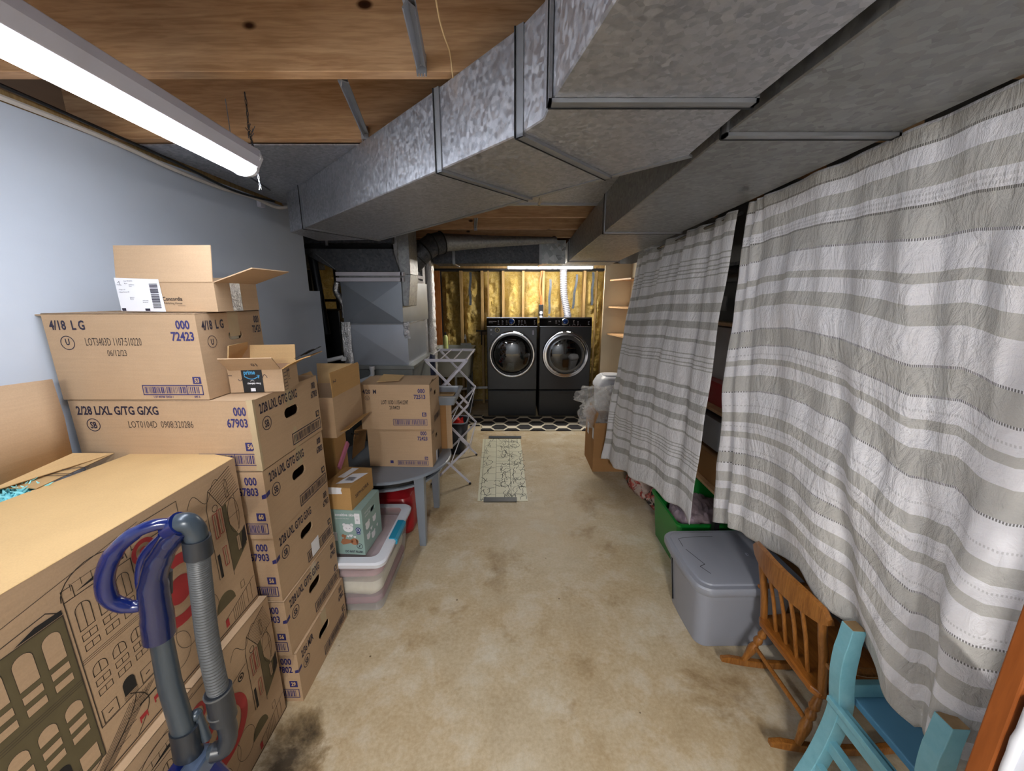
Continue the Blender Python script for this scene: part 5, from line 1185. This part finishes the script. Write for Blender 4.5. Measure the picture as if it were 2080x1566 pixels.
def foldL(s, t):
    f = .022*math.sin(s*26+t)*(1-.55*t)+.010*math.sin(s*60+2*t)*(1-.7*t)
    f += .045/(1+math.exp(-(s-.33)*90))*(.2+.8*t)-.02                       # step where a seam folds over
    f += .05*math.sin(PI*t)*math.sin(PI*s)
    f += .03*math.exp(-((s-.86)/.03)**2)*(1-t)+.03*math.exp(-((s-.93)/.02)**2)
    f += .015*noise.noise(Vector((s*8, t*5, 9)))
    return (f, 0, .012*math.sin(s*24)*t**6-.05*math.exp(-((s-.0)/.06)**2)*t**8)
cloth('striped_curtain', topL, hemL, foldL, CLM, 'thin striped curtain with groups of fine lines, further back beside the carton', 160, 120)
m = MB(); m.tube([(.97, .5, 2.035), (duct_edge(1.72)+.05, 1.74, 2.035)], .008, 8); m.build
tag(m.build('curtain_rod', M['white_metal']), 'thin rod carrying the heavy striped curtain under the duct', 'curtain rod')
m = MB(); m.tube([(.99, 1.78, 2.03), (1.11, 3.5, 2.02)], .008, 8); tag(m.build('curtain_rod', M['black']), 'thin rod carrying the thin striped curtain', 'curtain rod')

# ---- storage rack behind the curtains, seen through the gap
t = thing('storage_rack', 'dark metal storage rack behind the curtains, seen in the gap', 'shelf rack', (1.40, 2.6, 0))
for y in (2.02, 3.5):
    for x in (1.2, 1.56): m = MB(); m.box(x-.015, x+.015, y-.015, y+.015, 0, 2.02); m.build('post', M['black'], t)
for z in (.55, 1.02, 1.52, 1.84): m = MB(); m.box(1.18, 1.58, 2.0, 3.52, z, z+.018); m.build('shelf', M['shelf_wood'] if z < 1.8 else M['galv_dark'], t)
def sbin(x, y, z, hx_, hy, h, mat, lab, name='storage_tub', cat='storage tub', r=.03):
    t = thing(name, lab, cat, (x, y, z)); m = MB(); m.loft([m.rrect(x, y, hx_*.88, hy*.88, r, z), m.rrect(x, y, hx_, hy, r, z+h)], False); m.build('tub_body', mat, t)
    m = MB(); m.loft([m.rrect(x, y, hx_*1.06, hy*1.06, r, z+h), m.rrect(x, y, hx_*1.06, hy*1.06, r, z+h+.018)], False); m.build('lid', mat, t); return t
GREY = plain('grey_tub', '#8f9298', .45, var=.03); DG = plain('dark_tub', '#2a2d33', .5)
sbin(1.37, 2.25, 1.04, .16, .2, .13, RED, 'deep red tub on the middle shelf, in the gap between curtains')
m = MB(); m.box(1.26, 1.5, 2.10, 2.42, 1.19, 1.50); tag(m.build('foam_board', plain('pale_panel', '#b3b3b6', .6)), 'pale panel standing on the red tub in the gap', 'panel')
m = MB(); m.tube([(1.17, 2.06, 1.15), (1.17, 2.0, 1.50)], .004, 6); m.tube([(1.165, 2.04, 1.15), (1.165, 1.98, 1.50)], .004, 6); tag(m.build('hanging_cable', M['black']), 'black cable hanging in the gap between the curtains', 'cable')
sbin(1.37, 2.3, 1.54, .16, .22, .22, DG, 'dark tub on the upper shelf with a small pale label')
m = MB(); m.box(1.20, 1.208, 2.2, 2.3, 1.60, 1.68); tag(m.build('small_label', plain('label_grey', '#6e7174', .5)), 'small grey label on the dark tub in the gap', 'label')
sbin(1.37, 2.35, .77, .16, .24, .18, GREY, 'grey tub below the red one in the gap')
m = MB(); m.box(1.24, 1.50, 2.12, 2.5, .985, 1.0); tag(m.build('folded_fabric', plain('navy_print', '#2f3350', .8, var=.5, scale=30)), 'folded navy patterned fabric on the grey tub', 'fabric')
c = Carton('brown carton on the low shelf in the gap', (1.37, 2.35, .57), .32, .5, .17, 'card_dark')
GRN = plain('green_plastic', '#127a2e', .35, var=.04)
t = thing('green_tub', 'bright green plastic tub under the curtains behind the grey tote', 'storage tub', (1.25, 2.33, 0))
m = MB(); m.loft([m.rrect(1.23, 2.30, .19, .19, .03, .002), m.rrect(1.23, 2.30, .215, .215, .03, .32)], False, caps=False); m.face(m.rrect(1.23, 2.30, .19, .19, .03, .004)); m.build('tub_body', GRN, t, solid=.004)
m = MB(); m.loft([m.rrect(1.23, 2.30, .215, .215, .03, .31), m.rrect(1.23, 2.30, .23, .23, .03, .315), m.rrect(1.23, 2.30, .23, .23, .03, .33), m.rrect(1.23, 2.30, .213, .213, .03, .33)], False, loop=True); m.build('rim', GRN, t)
t = thing('green_tub', 'dark green tub higher up in the gap, above the clear bag', 'storage tub', (1.32, 2.75, .42))
m = MB(); m.loft([m.rrect(1.37, 2.6, .17, .3, .03, .32), m.rrect(1.37, 2.6, .19, .33, .03, .53)], False); m.build('tub_body', GRN, t)
crumple('clothes_bag', (1.22, 2.30, .28), (.15, .16, .13), 'clear bag stuffed with patterned clothes in the green tub', 'bag', plain('mauve_clothes', '#8f7f88', .8, var=.5, scale=14), 21, .3)
# patterned bag on the floor under the thin curtain
PATT = NT('patterned_bag')
f = PATT.noise(5, detail=3, dist=2.5); f2 = PATT.noise(11, detail=3, dist=1.5)
PATT.set(Base_Color=PATT.mix(PATT.ramp(f2, [(.52, (0,0,0)), (.56, (1,1,1))]), PATT.ramp(f, [(.40, hx('#23262c')), (.46, hx('#8d3f3c')), (.55, hx('#b0645c')), (.64, hx('#7d746c'))], 'CONSTANT'), hx('#a9958c')), Roughness=.25); PATT.bump(PATT.noise(12, detail=5, dist=2), .6, .02)
crumple('bedding_bag', (1.17, 3.08, .10), (.15, .22, .115), 'far shiny bag of dark red patterned bedding on the floor under the thin curtain', 'bedding bag', PATT.m, 31, .16)
crumple('bedding_bag', (1.20, 2.74, .125), (.12, .11, .12), 'near shiny bag of dark red patterned bedding beside the green tub', 'bedding bag', PATT.m, 35, .16)

# ---- grey tote with lid
TT = plain('grey_tote', '#8a8e99', .33, var=.02, bump=.03, bs=300)
TX = Matrix.Translation((1.115, 1.72, 0)) @ Matrix.Rotation(R(1), 4, 'Z')
t = thing('storage_tote', 'big grey plastic tote with a lid on the floor behind the rocking chair', 'storage tote', (1.115, 1.72, 0))
def octa(hx_, hy, c, z, e=.012):
    return [(hx_-c,-hy,z),(hx_,-hy+c*1.0,z),(hx_,hy-c,z),(hx_-c,hy,z),(-hx_+c,hy,z),(-hx_+e,hy-c*.5,z),(-hx_-e*.2,0,z),(-hx_+e,-hy+c*.7,z),(-hx_+c,-hy,z)]
def tote(m, hx_, hy, r, z, bow=.0):
    out = m.rrect(0, 0, hx_, hy, r, z, 7)
    return [(x-(bow*(1-(y/hy)**2) if x < 0 else 0), y, z_) for x, y, z_ in out]
m = MB(TX); rings = [tote(m, .20, .165, .05, .002), tote(m, .205, .17, .055, .05), tote(m, .228, .197, .06, .30), tote(m, .236, .205, .06, .302), tote(m, .238, .207, .06, .345)]
def dens(r):  # more points so that the long walls can bow
    out = []
    for a, b_ in zip(r, r[1:]+r[:1]):
        n = 6 if (Vector(a)-Vector(b_)).length > .1 else 1
        for k in range(n): out.append(tuple(Vector(a).lerp(Vector(b_), k/n)))
    return out
def bowed(r, q): return [(x-(q*(1-(y/.22)**2) if x < 0 else 0), y, z) for x, y, z in dens(r)]
m.loft([bowed(r, .012) for r in rings], True); m.build('tote_body', TT, t)
m = MB(TX); 
m.loft([bowed(tote(m, a, b_, r, z), .018) for a, b_, r, z in ((.250, .222, .06, .335), (.256, .228, .06, .345), (.257, .229, .06, .372), (.252, .224, .06, .380), (.232, .205, .055, .381), (.228, .201, .05, .388), (.21, .185, .05, .392))], True); m.build('lid', TT, t)
m = MB(TX); I = Ink((-.2, -.2, .3925), (1,0,0), (0,1,0), .0004, TX)
I.line([(-.01, .27), (-.005, .335), (.03, .345), (.12, .352), (.19, .352)], .0025); I.line([(-.005, .245), (.035, .13), (.005, .115), (.03, .065)], .003); I.build('lid_groove', M['gap'], t, smooth=False)
m = MB(TX); m.prism([(-.220,.10,.04),(-.212,.10,.04),(-.212,.106,.04),(-.220,.106,.04)], [(-.2405,.115,.30),(-.232,.115,.30),(-.232,.121,.30),(-.2405,.121,.30)]); m.build('side_rib', M['gap'], t)
m = MB(TX); m.tube([(-.10+.006*math.cos(a)+.19, .0+.01*math.sin(a), .3925) for a in [2*PI*k/10 for k in range(10)]], .0015, 5, loop=True); m.build('lid_mark', TT, t)
c = Carton('small brown carton behind the grey tote under the curtain', (1.50, 1.78, 0), .16, .3, .30, 'card_dark')

# ================================================================ child's rocking chair (faces right)
MP, MH = M['maple'], M['maple_h']
t = thing('rocking_chair', 'small stained wooden rocking chair facing the curtain at lower right', 'rocking chair', (1.2, 1.26, 0))
yb, yf = 1.085, 1.435
def turned(m, a, b_, r0, r1):
    a, b_ = Vector(a), Vector(b_); n = 18; P = [a.lerp(b_, k/n) for k in range(n+1)]
    prof = [.75, .78, .85, .95, 1.05, 1.2, .8, 1.15, 1.2, .8, 1.1, 1.25, 1.25, 1.2, 1.05, .95, .85, .8, .75]
    m.tube(P, [(r0+(r1-r0)*k/n)*prof[k] for k in range(n+1)], 12)
m = MB(); seat = []
outl = [(1.085, yb+.03), (1.10, yb), (1.25, yb-.015), (1.40, yb-.02), (1.43, yb+.02), (1.43, yf-.02), (1.40, yf+.02), (1.25, yf+.015), (1.10, yf), (1.085, yf-.03)]
m.prism([(x, y, .270) for x, y in outl], [(x, y, .300) for x, y in outl]); m.build('seat', MH, t, bevel=.009, seg=3)
# crest rail
m = MB(); rings = []; n = 18
for k in range(n+1):
    s = k/n; y = yb-.025+(yf-yb+.055)*s; q = 2*s-1; bow = -.030*(1-q*q); x = 1.055+bow+.005; zt = .682-.022*abs(q)**3-.02*(abs(q) > .97); zb = .582+.022*abs(q)**2
    if k in (0, n): zt, zb = .640, .615
    rings.append([(x-.012, y, zb), (x+.010, y, zb), (x+.004, y, zt-.006), (x-.003, y, zt), (x-.017, y, zt-.006)])
m.loft(rings, True); m.build('crest_rail', MP, t)
for y in (yb+.012, yf-.012): m = MB(); P = [(1.115, y, .29), (1.098, y, .42), (1.075, y, .53), (1.058, y, .625)]; m.tube(spline(P, 4), .0145, 12); m.build('back_post', MP, t)
for k in range(4):
    y = yb+.085+(yf-yb-.17)*k/3; q = 2*(y-yb)/(yf-yb)-1; m = MB(); m.tube([(1.120, y, .29), (1.085, y, .45), (1.045-.012*(1-q*q), y, .625)], .0075, 10); m.build('spindle', MP, t)
for y in (yb, yf):
    s = -1 if y == yb else 1; m = MB(); P = [(1.09, y+s*.012, .435), (1.2, y+s*.03, .43), (1.33, y+s*.03, .425)]; m.tube(P, [.012, .016, .015], 10, flat=.7); m.build('armrest', MP, t)
    m = MB(); turned(m, (1.34, y+s*.02, .295), (1.325, y+s*.03, .425), .012, .012); m.build('arm_support', MP, t)
for y in (yb, yf):
    s = -1 if y == yb else 1
    for x0, x1 in ((1.13, 1.06), (1.37, 1.42)): m = MB(); turned(m, (x0, y-s*.03, .272), (x1, y-s*.005, .055), .016, .015); m.build('leg', MP, t)
    m = MB(); rings = []
    for k in range(15):
        q = k/14; x = .955+.62*q; z = .012+.045*((2*q-1)**2); h = .034 if 0 < k < 14 else .02; rings.append([(x, y-s*.005-.011, z), (x, y-s*.005+.011, z), (x, y-s*.005+.011, z+h), (x, y-s*.005-.011, z+h)])
    m.loft(rings, False); m.build('rocker', MP, t, bevel=.004)
m = MB(); m.tube([(1.09, yb+.02, .15), (1.09, yf-.02, .15)], .009, 10); m.build('stretcher', MP, t)
m = MB(); m.tube([(1.40, yb+.02, .16), (1.40, yf-.02, .16)], .009, 10); m.build('stretcher', MP, t)

# ================================================================ blue chair standing upside down
BC = NT('worn_blue_paint'); f = BC.noise(28, detail=6, rough=.7); BC.set(Base_Color=BC.ramp(f, [(.24, hx('#2f5563')), (.30, hx('#6aa3b2')), (.75, hx('#7bb2c0'))]), Roughness=.42); BC = BC.m
WR = plain('bare_wood_edge', '#8d7350', .7, var=.2, scale=30)
t = thing('blue_chair', 'blue painted chair turned upside down with worn leg ends, lower right corner', 'chair', (1.15, .85, 0))
prof = [(1.055, .690), (1.050, .60), (1.052, .52), (1.062, .45), (1.072, .39), (1.070, .32), (1.058, .24), (1.038, .15), (1.010, .06), (.99, .005)]
for y in (.985, .715):
    m = MB(); rings = []
    P = spline([Vector((x, y, z)) for x, z in prof], 3)
    for k, a in enumerate(P):
        d = (P[min(k+1, len(P)-1)]-P[max(k-1, 0)]).normalized(); nrm = Vector((d.z, 0, -d.x)); w = .022 if k < 3 else .025
        rings.append([a+nrm*w+Vector((0, -.021, 0)), a+nrm*w+Vector((0, .021, 0)), a-nrm*w+Vector((0, .021, 0)), a-nrm*w+Vector((0, -.021, 0))])
    m.loft(rings, False); m.build('back_leg', BC, t, bevel=.002)
    m = MB(); m.box(1.055-.0205, 1.055+.0205, y-.0195, y+.0195, .688, .692); m.build('worn_leg_end', WR, t, bevel=.001, seg=1)
    m = MB(); m.beam((1.40, y, .66), (1.385, y, .40), .03, .03, (0,1,0)); m.build('front_leg', BC, t, bevel=.002)
    m = MB(); m.box(1.08, 1.385, y-.010, y+.010, .425, .475); m.build('seat_apron', BC, t, bevel=.002)
m = MB(); m.box(1.10, 1.42, .675, 1.02, .400, .424); m.build('seat', plain('blue_seat', '#5f93b0', .42, var=.04), t, bevel=.004)
for x, z, h, dp in ((1.064, .362, .052, .014), (1.055, .235, .042, .012), (1.028, .14, .040, .012)):
    m = MB(); m.beam((x, .70, z), (x, 1.0, z), dp*2, h, (.0,0,1)); m.build('back_slat', BC, t, bevel=.002)
m = MB(); m.box(1.035, 1.052, .70, 1.0, .385, .405); m.build('rear_rail', BC, t, bevel=.002)
for y in (.76, .93):
    m = MB(); m.lathe([(.004, -.001), (.001, -.0015)], (1.052, y, .37), 8, 'x'); m.build('screw_head', M['black'], t)

# door casing and white panel at the lower right corner
m = MB(); m.box(.868, .905, .521, .552, 0, 2.05); o = m.build('door_casing', M['trim'], bevel=.003); tag(o, 'orange-brown wooden door casing at the right edge of the photo', 'door casing')
t = thing('white_door', 'white painted panel with ragged rolled edge in the lower right corner', 'panel', (.89, .36, .0))
m = MB(); m.box(.876, .906, .20, .516, 0, 1.03); m.build('board', M['white_plastic'], t)
m = MB(); P = [(.872, .506, .30+k*.03) for k in range(25)]; m.tube([Vector(p)+Vector((random.uniform(-.001,.001), random.uniform(-.002,.002), 0)) for p in P], [.008+random.uniform(-.001,.001) for _ in P], 10); m.build('rolled_edge', M['white_plastic'], t)

# ================================================================ upright vacuum cleaner
BLU = plain('vacuum_blue', '#11205e', .22, var=.03, coat=.4); BLD = plain('vacuum_navy', '#121d4a', .2, var=.03, coat=.4); VG = plain('vacuum_grey', '#3c4650', .3, .15, var=.03); VD = plain('vacuum_dark', '#252a32', .35, var=.03); HG = plain('hose_grey', '#56595c', .45, .1, var=.03)
def V(px, py, y=.78): return U(px, py, y=y)
class VB(MB):
    def tube(s, path, r, *a, **k): super().tube(path, [q*.74 for q in r] if isinstance(r, list) else r*.74, *a, **k)
t = thing('vacuum_cleaner', 'blue and grey upright vacuum cleaner with looped handle and ribbed hose, bottom left', 'vacuum cleaner', (-.85, .78, 0))
m = VB(); m.tube([V(326, 1290), V(345, 1390), V(378, 1500)], [.033, .036, .038], 20, flat=.85); m.build('wand', VG, t)
m = VB(); m.tube([V(373, 1478), V(383, 1530)], [.044, .046], 20, flat=.85); m.build('wand_collar', VD, t)
m = VB(); m.tube(spline([V(324, 1292), V(318, 1240), V(312, 1185), V(322, 1140), V(345, 1100), V(372, 1072)], 5), [.046]*5+[.043]*6+[.039]*6+[.035]*5+[.032]*4, 18, flat=.9); m.build('grip_tube', BLD, t)
m = VB(); m.tube(spline([V(352, 1064, .775), V(315, 1066, .76), V(272, 1084, .745), V(232, 1122, .74), V(213, 1172, .74), V(222, 1216, .745), V(262, 1232, .76), V(300, 1226, .775)], 6), [.017]*6+[.018]*6+[.021]*6+[.024]*6+[.024]*6+[.022]*6+[.019]*7, 16); m.build('handle_loop', BLU, t)
m = VB(); m.tube(spline([V(296, 1215, .775), V(284, 1180, .775), V(292, 1130, .775), V(330, 1088, .775)], 5), .013, 12); m.build('inner_grip', BLU, t)
m = VB(); m.tube([V(340, 1160, .80), V(342, 1205, .80)], [.014, .012], 10); m.build('trigger', VD, t)
m = VB(); m.tube([V(345, 1075), V(368, 1062)], [.034, .036], 20); m.build('handle_sleeve', BLU, t)
m = VB(); m.tube(spline([V(362, 1064), V(380, 1062, .785), V(396, 1078, .79), V(400, 1102, .79)], 6), .031, 18); m.build('elbow', VG, t)
m = VB(); m.tube([V(399, 1092, .79), V(404, 1128, .79)], [.037, .038], 22); m.build('upper_collar', VD, t)
P = spline([V(402, 1120, .79), V(410, 1200, .795), V(424, 1310, .80), V(446, 1415, .80)], 40)
m = VB(); m.tube(P, [(.0285 if k % 2 else .031)+.002*k/len(P) for k in range(len(P))], 20); m.build('ribbed_hose', HG, t)
m = VB(); m.tube([V(443, 1400, .80), V(455, 1458, .80)], [.040, .041], 22); m.build('lower_collar', VD, t)
m = VB(); m.tube([V(449, 1440, .80), V(450, 1443, .80)], [.0425, .0425], 22); m.tube([V(442, 1402, .80), V(443, 1405, .80)], [.043, .043], 22); m.build('collar_ring', HG, t)
m = VB(); m.tube(spline([V(457, 1460, .80), V(464, 1490, .80), V(455, 1520, .79), V(430, 1528, .78)], 5), .030, 16); m.build('lower_elbow', VD, t)
m = VB(); m.tube([V(462, 1512, .80), V(432, 1530, .79)], [.031, .032], 18); m.build('side_duct', VG, t)
m = VB(); m.tube([V(402, 1448, .80), V(420, 1500, .80)], [.012, .016], 10); m.build('cord_hook', VG, t)
m = VB(); m.sphere(V(398, 1452, .80), .015); m.build('hook_knob', VG, t)
# body below, out of the frame but standing on the floor
c0_ = V(385, 1540); bx, by = c0_.x+.0, .76
m = MB(); m.prism([(bx-.05,by-.09,.30),(bx+.10,by-.09,.30),(bx+.10,by+.07,.30),(bx-.05,by+.07,.30)], [(bx-.045,by-.05,.47),(bx+.035,by-.05,.47),(bx+.035,by+.05,.47),(bx-.045,by+.05,.47)]); m.build('motor_cover', BLU, t, bevel=.02, seg=3)
m = MB(); m.box(bx+.005, bx+.05, by-.03, by+.05, .40, .485); m.build('latch_cover', plain('steel_blue', '#5e6f8c', .2, .4, var=.03), t, bevel=.01)
m = MB(); m.lathe([(.085, .06), (.09, .10), (.09, .30)], (bx+.035, by, 0), 28); m.build('dust_cup', plain('smoky_cup', '#30353d', .1, var=.03), t)
m = MB(); m.loft([m.rrect(bx+.07, by-.10, .13, .16, .04, .004), m.rrect(bx+.07, by-.10, .13, .16, .04, .045), m.rrect(bx+.05, by-.08, .10, .12, .04, .075)], True); m.build('floor_head', BLU, t)
m = MB(); m.sphere((bx-.16+.05, by-.07, .46), .022); m.build('release_knob', VD, t)
